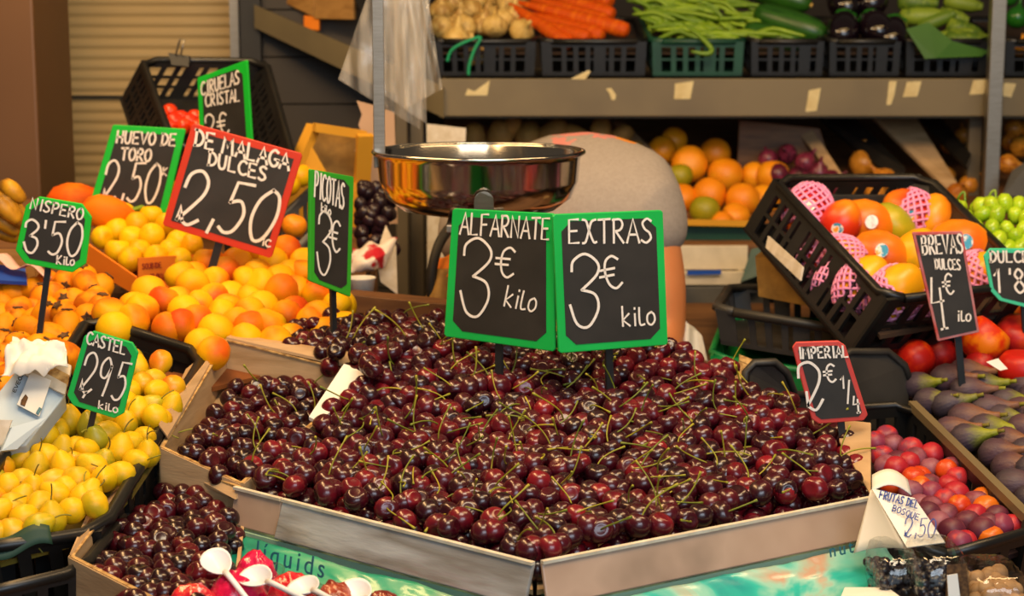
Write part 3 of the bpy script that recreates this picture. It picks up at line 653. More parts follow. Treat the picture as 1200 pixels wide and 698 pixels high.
# film-wrapped boxes that carry the two trays
def film_box(label, a, b, o, texts, left):
    a0 = a+dn+o; b0 = b+dn+o; fw = V((-.03 if left else .02, -.09, 0)); base = (a0+b0)/2+V((0,.1,0)); base.z = counter_z(0, base.y)
    def low(p, f): return V((p.x+f.x, p.y+f.y, max(counter_z(0, p.y), counter_z(0, p.y+.16))+.004))
    lo = None
    t = thing('wrapped_box', label, 'box', base, 'film-wrapped boxes under the cherry trays')
    back = V((0, .16, 0)); mb = MB(); s = V((0, .006, -.004))
    mb.hexa([low(a0+s,V()), low(b0+s,V()), low(b0+back,V()), low(a0+back,V()), a0+s, b0+s, b0+back+s, a0+back+s]); mb.build('carton', M['wrapcard'], t)
    mb = MB(); n = (b0-a0).cross(V((0,0,1))).normalized()
    if n.y > 0: n = -n
    sd = 3.0 if left else 8.0
    def fold(u, v):
        k = noise.noise((u*5+sd, v*2.2+u*3, sd)) ; k2 = noise.noise((u*14+v*5, v*4-u*6, sd*2))
        return n*(.008 + .010*k + .005*abs(k2) )
    mb.grid(low(a0,fw), low(b0,fw), b0+V((0,0,-.003)), a0+V((0,0,-.003)), 70, 26, fold, 0, .0012); f = mb.build('plastic_film', M['wrapfilm' if left else 'wrapfilm2'], t)
    return t, f, a0, b0, lo, n
M['wrapcard'] = mat('pale_green_carton', '#8ab89c', '#a8c4a8', scale=5, rough=0.6)
def wrap_mat(name, cs):
    m = bpy.data.materials.new(name); m.use_nodes = True; nt = m.node_tree; N = nt.nodes; L = nt.links; b = N['Principled BSDF']
    tc = N.new('ShaderNodeTexCoord'); mp = N.new('ShaderNodeMapping'); mp.inputs['Scale'].default_value = (5, 5, 16); mp.inputs['Rotation'].default_value = (0, .5, 0); L.new(tc.outputs['Object'], mp.inputs[0])
    nz = N.new('ShaderNodeTexNoise'); nz.inputs['Scale'].default_value = 1.0; nz.inputs['Detail'].default_value = 4; nz.inputs['Distortion'].default_value = 1.2; L.new(mp.outputs[0], nz.inputs[0])
    cr = N.new('ShaderNodeValToRGB'); L.new(nz.outputs['Fac'], cr.inputs[0]); e = cr.color_ramp.elements
    e[0].position = .30; e[0].color = lin(cs[0]); e[1].position = .72; e[1].color = lin(cs[5])
    for p, c in ((.42, cs[1]), (.50, cs[2]), (.56, cs[3]), (.63, cs[4])): k = e.new(p); k.color = lin(c)
    L.new(cr.outputs[0], b.inputs['Base Color']); b.inputs['Roughness'].default_value = .28; b.inputs['Coat Weight'].default_value = .2; b.inputs['Coat Roughness'].default_value = .06
    return m
M['wrapfilm'] = wrap_mat('mint_green_film', ('#067864', '#109478', '#3ca47c', '#74b08c', '#98ac90', '#b0c4b4'))
M['wrapfilm2'] = wrap_mat('teal_film', ('#06686c', '#0a9090', '#2ab0a4', '#8cc4b4', '#b8947c', '#d0d8d4'))
wl_, wf, wa, wb, wlo, wn = film_box('teal film-wrapped box under the silvery left front board', Lc, A, out, None, True)
def printed(parent, text, p, xdir, size, m):
    cu = bpy.data.curves.new('printed_text', 'FONT'); cu.body = text; cu.size = size; cu.extrude = .0004; cu.align_x = 'LEFT'; cu.space_character = 1.35
    o = bpy.data.objects.new('printed_text', cu); COL.objects.link(o); xd = xdir.normalized(); up = V((0, .25, 1)).normalized(); zz = xd.cross(up).normalized(); up = zz.cross(xd)
    R = Matrix((xd, up, zz)).transposed(); o.rotation_euler = R.to_euler(); 
    cu.materials.append(M[m]); bpy.context.view_layer.update()
    me_ = bpy.data.meshes.new_from_object(o.evaluated_get(bpy.context.evaluated_depsgraph_get())); me_.name = 'printed_text'
    q = bpy.data.objects.new('printed_text', me_); COL.objects.link(q); q.rotation_euler = R.to_euler(); q.parent = parent; q.location = V(p)-ORG[parent.name]
    bpy.data.objects.remove(o); bpy.data.curves.remove(cu); return q
printed(wl_, 'líquids', P(298, 654, 1.875), wb-wa, .030, 'inkt')
wr_, wf2, wa2, wb2, wlo2, wn2 = film_box('teal film-wrapped box under the greyish right front board', A+V((.004,0,0)), Rc, outr, None, False)
printed(wr_, 'nutrib', P(972, 653, 1.872), wb2-wa2, .021, 'inkt')

# left cardboard box (stemless cherries) and small box at lower left
def card_box(label, T, depth, th=.004, low=()):
    T = [V(p) for p in T]; base = sum(T, V())/4 - V((0, 0, depth))
    t = thing('cardboard_box', label, 'box', base, 'open cardboard boxes of cherries')
    for k in range(4):
        a, b = T[k], T[(k+1) % 4]; e = V((0, 0, -depth))
        if k in low: a, b, e = a + V((0,0,-.04)), b + V((0,0,-.04)), V((0,0,-depth+.04))
        mb = MB(); mb.slab(a+e, b+e, b, a, th); mb.build('side_panel', M['card'], t)
        
        if k not in low: mb = MB(); mb.bar(a, b, th*1.2, .002); mb.build('cut_edge', M['flute'], t)
    mb = MB(); mb.slab(T[0]-V((0,0,depth)), T[1]-V((0,0,depth)), T[2]-V((0,0,depth)), T[3]-V((0,0,depth)), .004); mb.build('bottom', M['card'], t)
    return t
LB = [P(190,524,2.10), P(283,566,2.04), P(432,440,2.36), P(265,398,2.43)]
tb = card_box('open brown cardboard box of stemless cherries behind the CASTEL sign', LB, .06)
mb = MB(); mb.slab(P(263,396,2.432), P(196,511,2.115), P(186,497,2.12), P(218,432,2.33), .004); mb.build('folded_flap', M['card'], tb)
mb = MB(); mb.slab(P(374,494,2.20), P(362,488,2.21), P(403,426,2.335), P(437,436,2.33), .005); mb.build('white_flap', M['paper'], tb)['label'] = 'white torn corner flap'
mb = MB(); mb.slab(P(265,398,2.43), P(432,436,2.36), P(428,418,2.38), P(272,394,2.46), .004); mb.build('back_flap', M['card'], tb)
DB = [P(84,652,1.80), P(260,742,1.62), P(282,571,2.03), P(176,531,2.14)]
td = card_box('small open cardboard box of stemless cherries at the lower left front', DB, .07, .004, (1,))
mb = MB(); mb.slab(P(84,652,1.80), P(176,531,2.14), P(133,563,2.12), P(104,605,1.95), .004); mb.build('folded_flap', M['card'], td)
mb = MB(); mb.slab(P(176,531,2.14), P(281,571,2.03), P(276,585,2.02), P(186,545,2.13), .004); mb.build('back_flap', M['card'], td)

# ------------------------------------------------------------------ cherries
def cherry_mesh(name, m, seed):
    r = random.Random(seed); mb = MB(); prof = []
    n = 9
    for i in range(n+1):
        a = math.pi*i/n; rr = math.sin(a); z = -math.cos(a)
        z = {7: .75, 8: .79, 9: .58}.get(i, z)
        prof.append((.0138*rr*(1.0 if i < n else 0), .0128*z))
    prof[0] = (0, -.0128); prof[-1] = (0, .0128*.58)
    k = r.uniform(.02, .06); ph = r.uniform(0, 6)
    mb.lathe(prof, 14, None, 0, lambda t, z: 1 + k*math.cos(2*t+ph))
    return mb
cherry_mbs = [cherry_mesh('cherry', None, s) for s in (1, 2, 3)]
def stem_pts(seed):
    r = random.Random(seed); L = r.uniform(.030, .046); b = r.uniform(-.022, .022); c = r.uniform(-.018, .018)
    return crom([(0, 0, .0062), (b*.2, c*.3, .0062+L*.35), (b*.8, c*.8, .0062+L*.7), (b*1.6, c*1.5, .0062+L)], 4)
def stem_mb(seed):
    p = stem_pts(seed); mb = MB(); k = len(p); mb.tube(p, [.0009 if i < k-2 else .0015 for i in range(k)], 5); return mb
stem_mbs = [stem_mb(s) for s in range(8)]
cherry_me = {('a', i): mb.mesh('cherry', M['cherry']) for i, mb in enumerate(cherry_mbs)}
cherry_me.update({('b', i): mb.mesh('cherry', M['cherry2']) for i, mb in enumerate(cherry_mbs)})
stem_me = [mb.mesh('stem', M['stem']) for mb in stem_mbs]
def heap(poly, Yf, d, jit, r, k=.86, nrm=None):
    """packed positions over the part of a heap's slope that lies in a picture outline"""
    xs = [p[0] for p in poly]; ys = [p[1] for p in poly]; out = []; y = max(ys); row = 0
    while y > min(ys):
        Y = Yf((min(xs)+max(xs))/2, y); step = d*ppm(y, Y)
        x = min(xs) + (step/2 if row % 2 else 0); cnt = 0
        while x < max(xs):
            jx, jy = r.uniform(-jit, jit)*step, r.uniform(-jit, jit)*step*.7
            if inpoly(x+jx, y+jy, poly):
                out.append((row, cnt, x+jx, y+jy, Yf(x+jx, y+jy))); cnt += 1
            x += d*ppm(y, Yf(x, y))
        xm = (min(xs)+max(xs))/2; dy = 2.0; p0 = P(xm, y, Yf(xm, y))
        while (P(xm, y-dy, Yf(xm, y-dy))-p0).length < k*d and dy < 80: dy += .5
        y -= dy; row += 1
    return out
DOWN = V((0, .12, -1))
cands = []   # (priority, zone, Vector, has stem, kind)
def lump(px, py): return noise.noise((px*.012, py*.016, 4.0))
polyB = [(283,559),(322,520),(366,494),(402,466),(440,442),(466,414),(520,396),(600,394),(700,404),(790,410),(868,440),(935,480),(985,496),(1004,530),(1019,572),(860,606),(628,650),(430,602)]
for row, c, x, y, Y in heap(polyB, heapY, .0278, .28, rng, .80):
    lift = .004 + .012*lump(x, y) + rng.uniform(-.004, .005)
    cands.append([y, 'main', P(x, y, Y)+V((0, -.2, 1))*lift, rng.random() < .34, 'a', x, y])
LBm = Matrix(((0,)*3,)*3)
LY = affine((205,520,2.09), (285,562,2.035), (330,432,2.40))
polyA = [(208,519),(272,440),(330,432),(392,446),(366,490),(330,522),(284,560)]
for row, c, x, y, Y in heap(polyA, LY, .0258, .26, rng, .80):
    cands.append([y-60, 'left', P(x, y, Y)+V((0,0,1))*(rng.uniform(-.004, .004)-.010), rng.random() < .10, 'b', x, y])
CY = affine((330,410,2.42), (500,410,2.36), (430,372,2.56))
polyC = [(322,408),(338,388),(362,376),(470,370),(530,376),(528,398),(470,418),(442,436),(400,420)]
for row, c, x, y, Y in heap(polyC, CY, .0272, .24, rng, .80):
    cands.append([y-60, 'picota', P(x, y, Y)+V((0,0,1))*rng.uniform(-.003, .006), rng.random() < .06, 'b', x, y])
DY = affine((100,655,1.80), (282,582,2.02), (180,548,2.12))
polyD = [(101,652),(130,610),(184,556),(230,566),(277,590),(264,628),(246,665),(226,720),(150,690)]
for row, c, x, y, Y in heap(polyD, DY, .0262, .26, rng, .80):
    if y < 712 and not (x < 165 and y < 575): cands.append([y+200, 'corner', P(x, y, Y)+V((0,0,1))*(rng.uniform(-.003, .003)-.016), False, 'b', x, y])
n_all = len(cands)
cands.sort(key=lambda c: -c[0])
def rand_rot(r, tilt):
    return Matrix.Rotation(r.uniform(0, 6.283), 3, 'Z') @ Matrix.Rotation(r.uniform(0, tilt), 3, 'X') @ Matrix.Rotation(r.uniform(0, 6.283), 3, 'Z')
SZ = {'main': 1.08, 'left': .98, 'picota': 1.05, 'corner': 1.0}
def czone(z, st, x, y):
    s = 'with a thin green stem' if st else 'without a stem'
    if z == 'corner':
        w = 'at the front of' if y > 640 else 'in the middle of' if y > 600 else 'at the back of'
        return f'glossy dark cherry {w} the small box at lower left', 'cherries in the lower left box'
    if z == 'left': return f'small dark cherry {s} inside the cardboard box beside the CASTEL sign', 'cherries in the left cardboard box'
    if z == 'picota': return f'dark cherry {s} in the heap around the PICOTAS sign', 'cherries by the sideways sign'
    e, _ = edge_at(x); d = e - y
    if d < 30: b = 'lying against'
    elif d < 75: b = 'a little behind'
    else: b = None
    if x < 450: w = 'the left of the silvery board'
    elif x < 625: w = 'the right of the silvery board'
    elif x < 830: w = 'the left of the greyish board'
    else: w = 'the right of the greyish board'
    if b: return f'red cherry {s} {b} {w}', 'cherries of the big heap'
    if y < 440: w = 'just below the pair of green signs'
    elif y < 500: w = 'in the upper heap'
    else: w = 'in the lower heap'
    w2 = 'left half' if x < 560 else 'right half' if x > 720 else 'centre'
    return f'red cherry {s} {w}, {w2}', 'cherries of the big heap'
rest = MB()
for i, (pr, z, p, st, kd, x, y) in enumerate(cands):
    R = rand_rot(rng, 1.45 if st else 2.6); sc = SZ[z]*rng.uniform(.92, 1.08); v = rng.randrange(3); sv = rng.randrange(8)
    if st: R = Matrix.Rotation(rng.uniform(-1.2, 1.2), 3, 'Y') @ Matrix.Rotation(rng.uniform(-.6, 1.3), 3, 'X') @ Matrix.Rotation(rng.uniform(0, 6.28), 3, 'Z')
    if i < 300:
        o = bpy.data.objects.new('cherry', cherry_me[(kd, v)]); COL.objects.link(o)
        o.location = p; o.rotation_euler = R.to_euler(); o.scale = (sc,)*3
        lb, g = czone(z, st, x, y); tag(o, lb, 'cherry', g)
        if st:
            s = bpy.data.objects.new('stem', stem_me[sv]); COL.objects.link(s); s.parent = o
    else:
        src = cherry_mbs[v]; rest.add([p + R @ (q*sc) for q in src.v], src.f, 0 if kd == 'a' else 1, True)
        if st:
            src = stem_mbs[sv]; rest.add([p + R @ (q*sc) for q in src.v], src.f, 2, True)
# the layer below, seen through the gaps
for poly, Yf, d, z, kd, low in ((polyB, heapY, .0278, 'main', 0, .020), (polyA, LY, .0258, 'left', 1, .030), (polyC, CY, .0272, 'picota', 1, .018), (polyD, DY, .0262, 'corner', 1, .036)):
    r2 = random.Random(5)
    for row, c, x, y, Y in heap(poly, Yf, d*1.02, .2, r2, .9):
        sc = SZ[z]; R = rand_rot(r2, 2.6); src = cherry_mbs[r2.randrange(3)]; p = P(x, y, Y) + V((0, .3, -1))*low
        rest.add([p + R @ (q*sc) for q in src.v], src.f, kd, True)
# loose stems lying on the heap
for i in range(70):
    r2 = rng; x, y = r2.uniform(420, 960), r2.uniform(415, 620)
    if not inpoly(x, y, polyB): continue
    src = stem_mbs[r2.randrange(8)]; R = Matrix.Rotation(r2.uniform(0, 6.28), 3, 'Z') @ Matrix.Rotation(r2.uniform(1.1, 1.8), 3, 'X'); p = P(x, y, heapY(x, y)) + V((0, -.003, .018+.012*lump(x, y)))
    rest.add([p + R @ q for q in src.v], src.f, 2, True)
print('cherries', n_all, 'rest verts', len(rest.v))
o = rest.build('cherry_heap', [M['cherry'], M['cherry2'], M['stem']])
tag(o, 'mass of dark cherries filling the back and depths of the heap and boxes', 'cherries', None, 'stuff')
def bed(parent, poly, Yf, low, m, name='heap_gap_shade'):  # added sheet under a heap, coloured dark so the gaps look shadowed
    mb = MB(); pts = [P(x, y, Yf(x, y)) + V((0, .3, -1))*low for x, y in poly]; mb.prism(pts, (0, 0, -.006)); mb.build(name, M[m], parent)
bed(tl, [(283,559),(322,520),(366,494),(402,466),(440,442),(466,414),(520,396),(600,394),(616,396),(616,648),(430,602)], heapY, .034, 'shade_bedr')
bed(tr, [(634,398),(700,404),(790,410),(868,440),(935,480),(975,496),(980,560),(860,598),(634,646)], heapY, .034, 'shade_bedr')
# ------------------------------------------------------------------ fruit prototypes
def fruit_profile(r, h, dip=.12, n=10, top=1.0):
    pr = []
    for i in range(n+1):
        a = math.pi*i/n; z = -math.cos(a); rr = math.sin(a)
        if z > .75: z -= (z-.75)*dip*6
        pr.append((r*rr if 0 < i < n else 0, h*z))
    return pr
def seam(depth): return lambda t, z: 1 - depth*math.exp(-(((t+math.pi) % (2*math.pi)-math.pi)/.28)**2)
def lathed(prof, seg=16, mod=None, X=None):
    mb = MB(); mb.lathe(prof, seg, X, 0, mod); return mb
P_ = {}
P_['apricot'] = lathed(fruit_profile(.0255, .0245, .16), 18, seam(.06))
P_['loquat'] = lathed([(0,-.027),(.008,-.0265),(.0165,-.021),(.0205,-.009),(.0205,.004),(.0175,.016),(.011,.023),(.006,.0255),(0,.0245)], 16)
P_['calyx'] = lathed([(0,.0235),(.004,.0255),(.0072,.0262),(.0058,.0282),(.0025,.0268),(0,.026)], 10, lambda t, z: 1+.3*math.cos(5*t))
P_['pear'] = lathed([(0,-.0178),(.006,-.0178),(.0125,-.014),(.0170,-.006),(.0176,.002),(.0152,.0095),(.0108,.0160),(.0072,.0205),(.0038,.0232),(0,.023)], 16)
mb = MB(); mb.tube(crom([(0,0,.0222),(.001,.001,.030),(.004,.001,.037),(.008,.0,.042)], 4), .0009, 5); P_['pear_stem'] = mb
P_['yplum'] = lathed(fruit_profile(.0222, .0212, .14), 16, seam(.035))
P_['iplum'] = lathed(fruit_profile(.0165, .0172, .10), 14, seam(.03))
P_['fig'] = lathed([(0,-.023),(.006,-.0235),(.014,-.0205),(.0205,-.0115),(.0228,-.001),(.0205,.010),(.0145,.021),(.0085,.031),(.0055,.040),(.0046,.048),(0,.0495)], 16, lambda t, z: 1+.022*math.cos(9*t))
P_['fig_stem'] = lathed([(0,.047),(.0034,.0475),(.0028,.055),(.0032,.058),(0,.0585)], 7)
P_['nect'] = lathed(fruit_profile(.0345, .033, .16, 12), 20, seam(.07))
P_['orange'] = lathed(fruit_profile(.040, .0385, .06, 12), 20)
P_['onion'] = lathed([(0,-.029),(.004,-.030),(.012,-.029),(.024,-.021),(.031,-.006),(.030,.006),(.022,.019),(.010,.028),(.005,.036),(.004,.044),(.006,.048),(0,.048)], 16)
P_['tomato'] = lathed(fruit_profile(.017, .0155, .1), 14)
P_['garlic'] = lathed([(0,-.018),(.010,-.019),(.021,-.014),(.0265,-.003),(.0245,.007),(.0150,.016),(.0075,.022),(.0048,.030),(.004,.042),(0,.043)], 20, lambda t, z: 1 - (.10*abs(math.sin(3.5*t))**3 if z < .018 else 0))
P_['mango'] = lathed([(0,-.050),(.012,-.049),(.026,-.040),(.0365,-.020),(.0385,.0),(.0345,.020),(.0255,.036),(.014,.046),(.006,.0495),(0,.0495)], 20, lambda t, z: 1+.07*math.cos(t)-.05*math.cos(2*t))
P_['grape'] = lathed([(0,-.0155),(.006,-.0150),(.0115,-.009),(.0132,0),(.0115,.009),(.006,.0150),(0,.0155)], 12)
P_['potato'] = lathed([(0,-.04),(.018,-.036),(.029,-.015),(.027,.008),(.019,.033),(0,.041)], 14, lambda t, z: 1+.08*math.cos(2*t+1))
ME = {}
def me(key, m):
    if (key, m) not in ME: ME[(key, m)] = P_[key].mesh(key, M[m])
    return ME[(key, m)]
def put(name, key, m, loc, R, sc, label, cat, group, parts=()):
    o = bpy.data.objects.new(name, me(key, m)); COL.objects.link(o); o.location = loc; o.rotation_euler = R.to_euler(); o.scale = (sc,)*3 if not hasattr(sc, '__len__') else sc
    tag(o, label, cat, group)
    for pn, pk, pm in parts:
        c = bpy.data.objects.new(pn, me(pk, pm)); COL.objects.link(c); c.parent = o
    return o
def point_to(d, roll=0.0):
    return V(d).normalized().to_track_quat('Z', 'Y').to_matrix() @ Matrix.Rotation(roll, 3, 'Z')
SCALE = {'pear': .93, 'garlic_bulb': 1.22}
def fruit_heap(name, key, poly, Yf, d, looks, where, cat, group, seed, jit=.16, k=.82, bump=.12, sink=0.0, tilt=2.6, parts=None, orient=None, scj=.07, skip=None):
    r = random.Random(seed); rows = {}
    for row, c, x, y, Y in heap(poly, Yf, d, jit, r, k):
        if skip and skip(x, y): continue
        look, m = r.choices([(l[0], l[1]) for l in looks], [l[2] for l in looks])[0]
        rows.setdefault(row, []).append((x, y, Y, look, m))
    ks = sorted(rows); n = 0
    for ri, rk in enumerate(ks):
        for j, (x, y, Y, look, m) in enumerate(sorted(rows[rk])):
            p = P(x, y, Y) + V((0, 0, 1))*(r.uniform(-bump, bump)*d - sink)
            R = orient(r) if orient else rand_rot(r, tilt)
            lb = f'{look}, {nth(j)} from left in the {nth(ri)} row up {where}'
            put(name, key, m, p, R, r.uniform(1-scj, 1+scj)*SCALE.get(name, 1), lb, cat, group, parts(r, m) if parts else ()); n += 1
    return n
# pears in the black crate at left
pear_pts = [P(-70,650,1.80), P(118,606,1.88)+V((0,0,-.016)), P(240,404,2.37)+V((0,0,-.014)), P(104,372,2.46)]
crate('plastic_crate', 'black plastic crate of small yellow pears at the left front', [pear_pts[0], pear_pts[1], pear_pts[2], pear_pts[3]], (0,.012,-.1), M['plastic_k'], group='black plastic fruit crates', slots=(8,2), rim=.013, ground=True)
pc = bpy.data.objects[[o.name for o in COL.objects if o.name.startswith('plastic_crate')][-1]]
PY = affine((0,636,1.83), (105,600,1.90), (190,440,2.27))
polyP = [(-25,640),(-25,530),(40,502),(85,486),(132,488),(150,455),(152,415),(178,420),(208,432),(214,462),(192,510),(156,552),(118,590),(100,604),(62,628)]
def pear_parts(r, m): return (('stem', 'pear_stem', 'pearstem'),) if r.random() < .6 else ()
npear = fruit_heap('pear', 'pear', polyP, PY, .0335, [('yellow pear', 'pear', 7), ('red-blushed yellow pear', 'pear2', 1.5), ('greenish yellow pear', 'pear3', 1.6)], 'in the pear crate', 'pear', 'small pears by the CASTEL sign', 3, .2, .80, .16, 0, 2.7, pear_parts)
bed(pc, [(-25,640),(-25,520),(100,480),(150,410),(212,425),(212,468),(152,556),(100,606)], PY, .026, 'shade_bedy', 'tray_shade_bed')
mb = MB(); mb.grid(P(-60,660,1.80), P(62,640,1.842), P(58,618,1.85), P(-60,630,1.82), 24, 3, lambda u, v: V((0, 0, .006*math.sin(u*9))), 0, .001); mb.build('liner_paper', M['liner_g'], pc)
# loquats
loq_c = [P(-60,482,2.28), P(80,430,2.34), P(140,330,2.76), P(-60,330,2.76)]
LQ = affine((20,455,2.27), (95,400,2.42), (50,332,2.76))
polyL = [(-25,470),(-25,330),(30,336),(100,322),(132,340),(112,374),(95,384),(84,408),(84,430),(60,445),(20,452)]
tlq = thing('fruit_tray', 'low tray under the loquats at the left edge', 'fruit tray', P(40,400,2.5)+V((0,0,-.07)), 'fruit trays on the counter')
bed(tlq, [(-40,472),(-40,325),(132,325),(132,345),(84,432)], LQ, .034, 'shade_bedo', 'tray_shade_bed')
mb = MB(); mb.slab(P(-40,480,2.26)+V((0,0,-.06)), P(84,438,2.33)+V((0,0,-.06)), P(84,438,2.33)+V((0,0,-.01)), P(-40,480,2.26)+V((0,0,-.01)), .005); mb.build('front_panel', M['plastic_k'], tlq)
fruit_heap('loquat', 'loquat', polyL, LQ, .042, [('orange loquat', 'loquat', 1)], 'in the loquat heap', 'loquat', 'loquats by the NISPERO sign', 4, .18, .80, .15, 0, 2.2, lambda r, m: (('calyx', 'calyx', 'calyx'),))
# apricots
AY = affine((300,405,2.42), (150,378,2.46), (330,298,2.85))
polyAp = [(112,384),(118,366),(138,350),(165,346),(190,338),(206,322),(250,305),(300,298),(335,292),(362,304),(398,342),(412,384),(380,392),(330,398),(322,412),(296,402),(262,404),(246,418),(228,402),(180,388),(140,386)]
tap = thing('fruit_tray', 'low tray under the apricots between the two chalkboard signs', 'fruit tray', P(260,360,2.6)+V((0,0,-.08)), 'fruit trays on the counter')
bed(tap, [(108,388),(112,350),(250,298),(362,300),(412,384),(246,422)], AY, .040, 'shade_bedo', 'tray_shade_bed')
mb = MB(); mb.slab(P(112,388,2.43)+V((0,0,-.08)), P(246,420,2.38)+V((0,0,-.08)), P(246,420,2.38)+V((0,0,-.012)), P(112,388,2.43)+V((0,0,-.012)), .005); mb.build('front_panel', M['plastic_k'], tap)
fruit_heap('apricot', 'apricot', polyAp, AY, .0505, [('golden apricot', 'apricot', 3), ('red-blushed apricot', 'apricot2', 2)], 'in the apricot heap', 'apricot', 'apricots by the big red sign', 9, .17, .78, .15, 0, 2.6)
# yellow plums in an orange card tray
typ = thing('fruit_tray', 'orange printed card tray of yellow plums behind the NISPERO sign', 'fruit tray', P(175,310,2.95)+V((0,0,-.06)), 'fruit trays on the counter')
mb = MB(); mb.slab(P(104,312,2.93), P(162,346,2.83), P(161,324,2.83), P(104,285,2.93), .004); mb.build('front_panel', M['cardo'], typ)
mb = MB(); mb.slab(P(162,346,2.83), P(238,336,2.88), P(240,297,2.90), P(161,302,2.83), .004); mb.build('side_panel', M['cardo'], typ)
fc = Face(P(161,302,2.825), P(240,297,2.895), P(162,346,2.825)); mb = MB()
write(mb, fc, 'Sweetie'.upper() if False else 'SOUBIDE', 167,315, 190,313, 6, 1.2); write(mb, fc, 'XLOVA', 177,330, 193,329, 9, 1.4); mb.build('red_print', M['inkr'], typ)
YP = affine((105,278,2.97), (170,312,2.87), (197,215,3.12))
polyY = [(104,284),(108,264),(135,254),(172,240),(176,214),(190,206),(206,210),(210,244),(222,268),(246,284),(240,298),(200,306),(162,316)]
bed(typ, [(104,290),(172,235),(180,210),(206,210),(246,284),(240,300),(162,322)], YP, .034, 'shade_bedo', 'tray_shade_bed')
fruit_heap('yellow_plum', 'yplum', polyY, YP, .0445, [('round yellow plum', 'yplum', 1)], 'in the orange card tray', 'plum', 'yellow plums by the HUEVO DE TORO sign', 6, .15, .80, .12, 0, 2.6)
mb = MB(); mb.tube(crom([P(199,214,3.06), P(185,222,3.05), P(175,238,3.03), P(155,246,3.01)], 6), .004, 6); tag(mb.build('plum_twig', M['bean']), 'green twig among the yellow plums beside the HUEVO DE TORO sign', 'twig')
# second plum crate behind the red sign: pale crate with yellow and orange fruit
crate('plastic_crate', 'grey and white slatted crate between the red sign and the PICOTAS sign', [P(318,322,2.92), P(376,262,2.98), P(372,215,3.25), P(322,262,3.22)], (0,.01,-.075), M['plastic_grey'], ground=True, group='pale slatted crates', slots=(10,2), bed=None)
wc = bpy.data.objects[[o.name for o in COL.objects if o.name.startswith('plastic_crate')][-1]]
mb = MB(); mb.slab(P(322,316,2.94), P(374,262,3.0), P(373,285,3.0), P(324,345,2.94), .004); mb.build('white_liner', M['plastic_w'], wc)
for i, (x, y, Y, m, lb) in enumerate(((352,206,3.18,'yplum','yellow fruit on the grey slatted crate, upper one'), (338,216,3.12,'yplum','yellow fruit on the grey slatted crate, nearer the red sign'), (345,264,3.02,'orange','orange fruit inside the grey slatted crate beside the PICOTAS sign'))):
    put('plum', 'yplum', m, P(x, y, Y), rand_rot(rng, 2), 1.0, lb, 'plum', 'fruit in the grey slatted crate')
# papayas and bananas at the far left
P_['papaya'] = lathed([(0,-.085),(.02,-.082),(.045,-.06),(.056,-.02),(.052,.02),(.035,.06),(.015,.085),(.005,.095),(0,.096)], 18, lambda t, z: 1+.04*math.cos(5*t))
put('papaya', 'papaya', 'papaya', P(124,248,3.0), point_to((1,.05,-.05)), .52, 'orange pointed papaya between the NISPERO and HUEVO DE TORO signs', 'papaya', 'papayas')
put('papaya', 'papaya', 'papaya', P(88,236,3.12), point_to((.95,.1,.05)), .60, 'reddish orange papaya behind, partly hidden by the NISPERO sign', 'papaya', 'papayas')
tb_ = thing('banana_bunch', 'bunch of small ripe bananas at the left edge above the NISPERO sign', 'bananas', P(10,290,2.85))
for i, (x, y, dx, dy) in enumerate(((-12,236,34,24),(-4,228,30,36),(4,222,24,14),(-14,256,36,18),(-6,262,36,4),(-16,276,38,4),(6,274,24,-8),(12,246,20,16))):
    Y = 2.84+.006*i; a, b = P(x, y, Y), P(x+dx, y+dy, Y-.03); c = (a+b)/2+V((0,-.02,.014))
    mb = MB(); pts = crom([a, a*.6+c*.4+V((0,0,.004)), c, b*.6+c*.4, b], 3); k = len(pts); mb.tube(pts, [.006+.0085*math.sin(math.pi*(j+.6)/(k+.2)) for j in range(k)], 8); mb.build('banana', M['banana'], tb_)
mb = MB(); mb.box(P(2,305,2.85)+V((-.02,0,-.012)), (.16,.14,.004)); mb.slab(P(-40,345,2.79), P(42,335,2.79), P(42,292,2.79), P(-40,292,2.79), .006); mb.slab(P(42,335,2.79), P(46,330,2.96), P(46,288,2.96), P(42,292,2.79), .006)
tag(mb.build('wooden_crate', M['pine']), 'brown wooden crate under the bananas at the left edge', 'crate')
mb = MB(); mb.slab(P(-40,330,2.70), P(32,334,2.70), P(30,318,2.76), P(-40,308,2.76), .006); tag(mb.build('blue_tray', M['blue']), 'blue tray edge at the left below the NISPERO sign', 'tray')
mb = MB(); mb.grid(P(-20,300,2.74), P(58,322,2.68), P(60,318,2.72), P(0,300,2.76), 14, 3, lambda u, v: V((0,0,.008*math.sin(u*11))), 0, .001); tag(mb.build('wrapping_paper', M['paperp']), 'pale pink wrapping paper under the NISPERO sign', 'paper')
# carton end with label and crumpled paper, at the left edge
tc_ = thing('carton', 'tilted pale blue carton with a white label and crumpled paper, left edge', 'carton', P(30,520,2.06)+V((0,0,-.05)))
ca, cb, cc, cd = P(-50,560,2.02), P(14,528,2.05), P(76,458,2.12), P(30,416,2.16)
mb = MB(); mb.slab(P(-60,530,2.02), P(30,522,2.04), P(77,462,2.11), P(22,430,2.13), -.03); mb.build('blue_panel', M['paperb'], tc_, .002)
mb = MB(); mb.slab(P(2,528,2.005), P(20,526,2.02), P(56,488,2.06), P(14,500,2.03), -.006); mb.build('folded_tab', M['paperb'], tc_)
mb = MB(); mb.slab(P(-60,535,2.01), P(4,520,2.02), P(14,492,2.03), P(-60,490,2.02), -.004); mb.build('fawn_panel', M['cardrim'], tc_)
fcl = Face(P(22,430,2.125), P(77,462,2.105), P(-60,530,2.015))
mb = MB(); mb.prism([fcl.at(x, y, .003) for x, y in ((20,474),(46,488),(60,446),(36,436))], fcl.n*.001); lbp = mb.build('label', M['paper'], tc_)
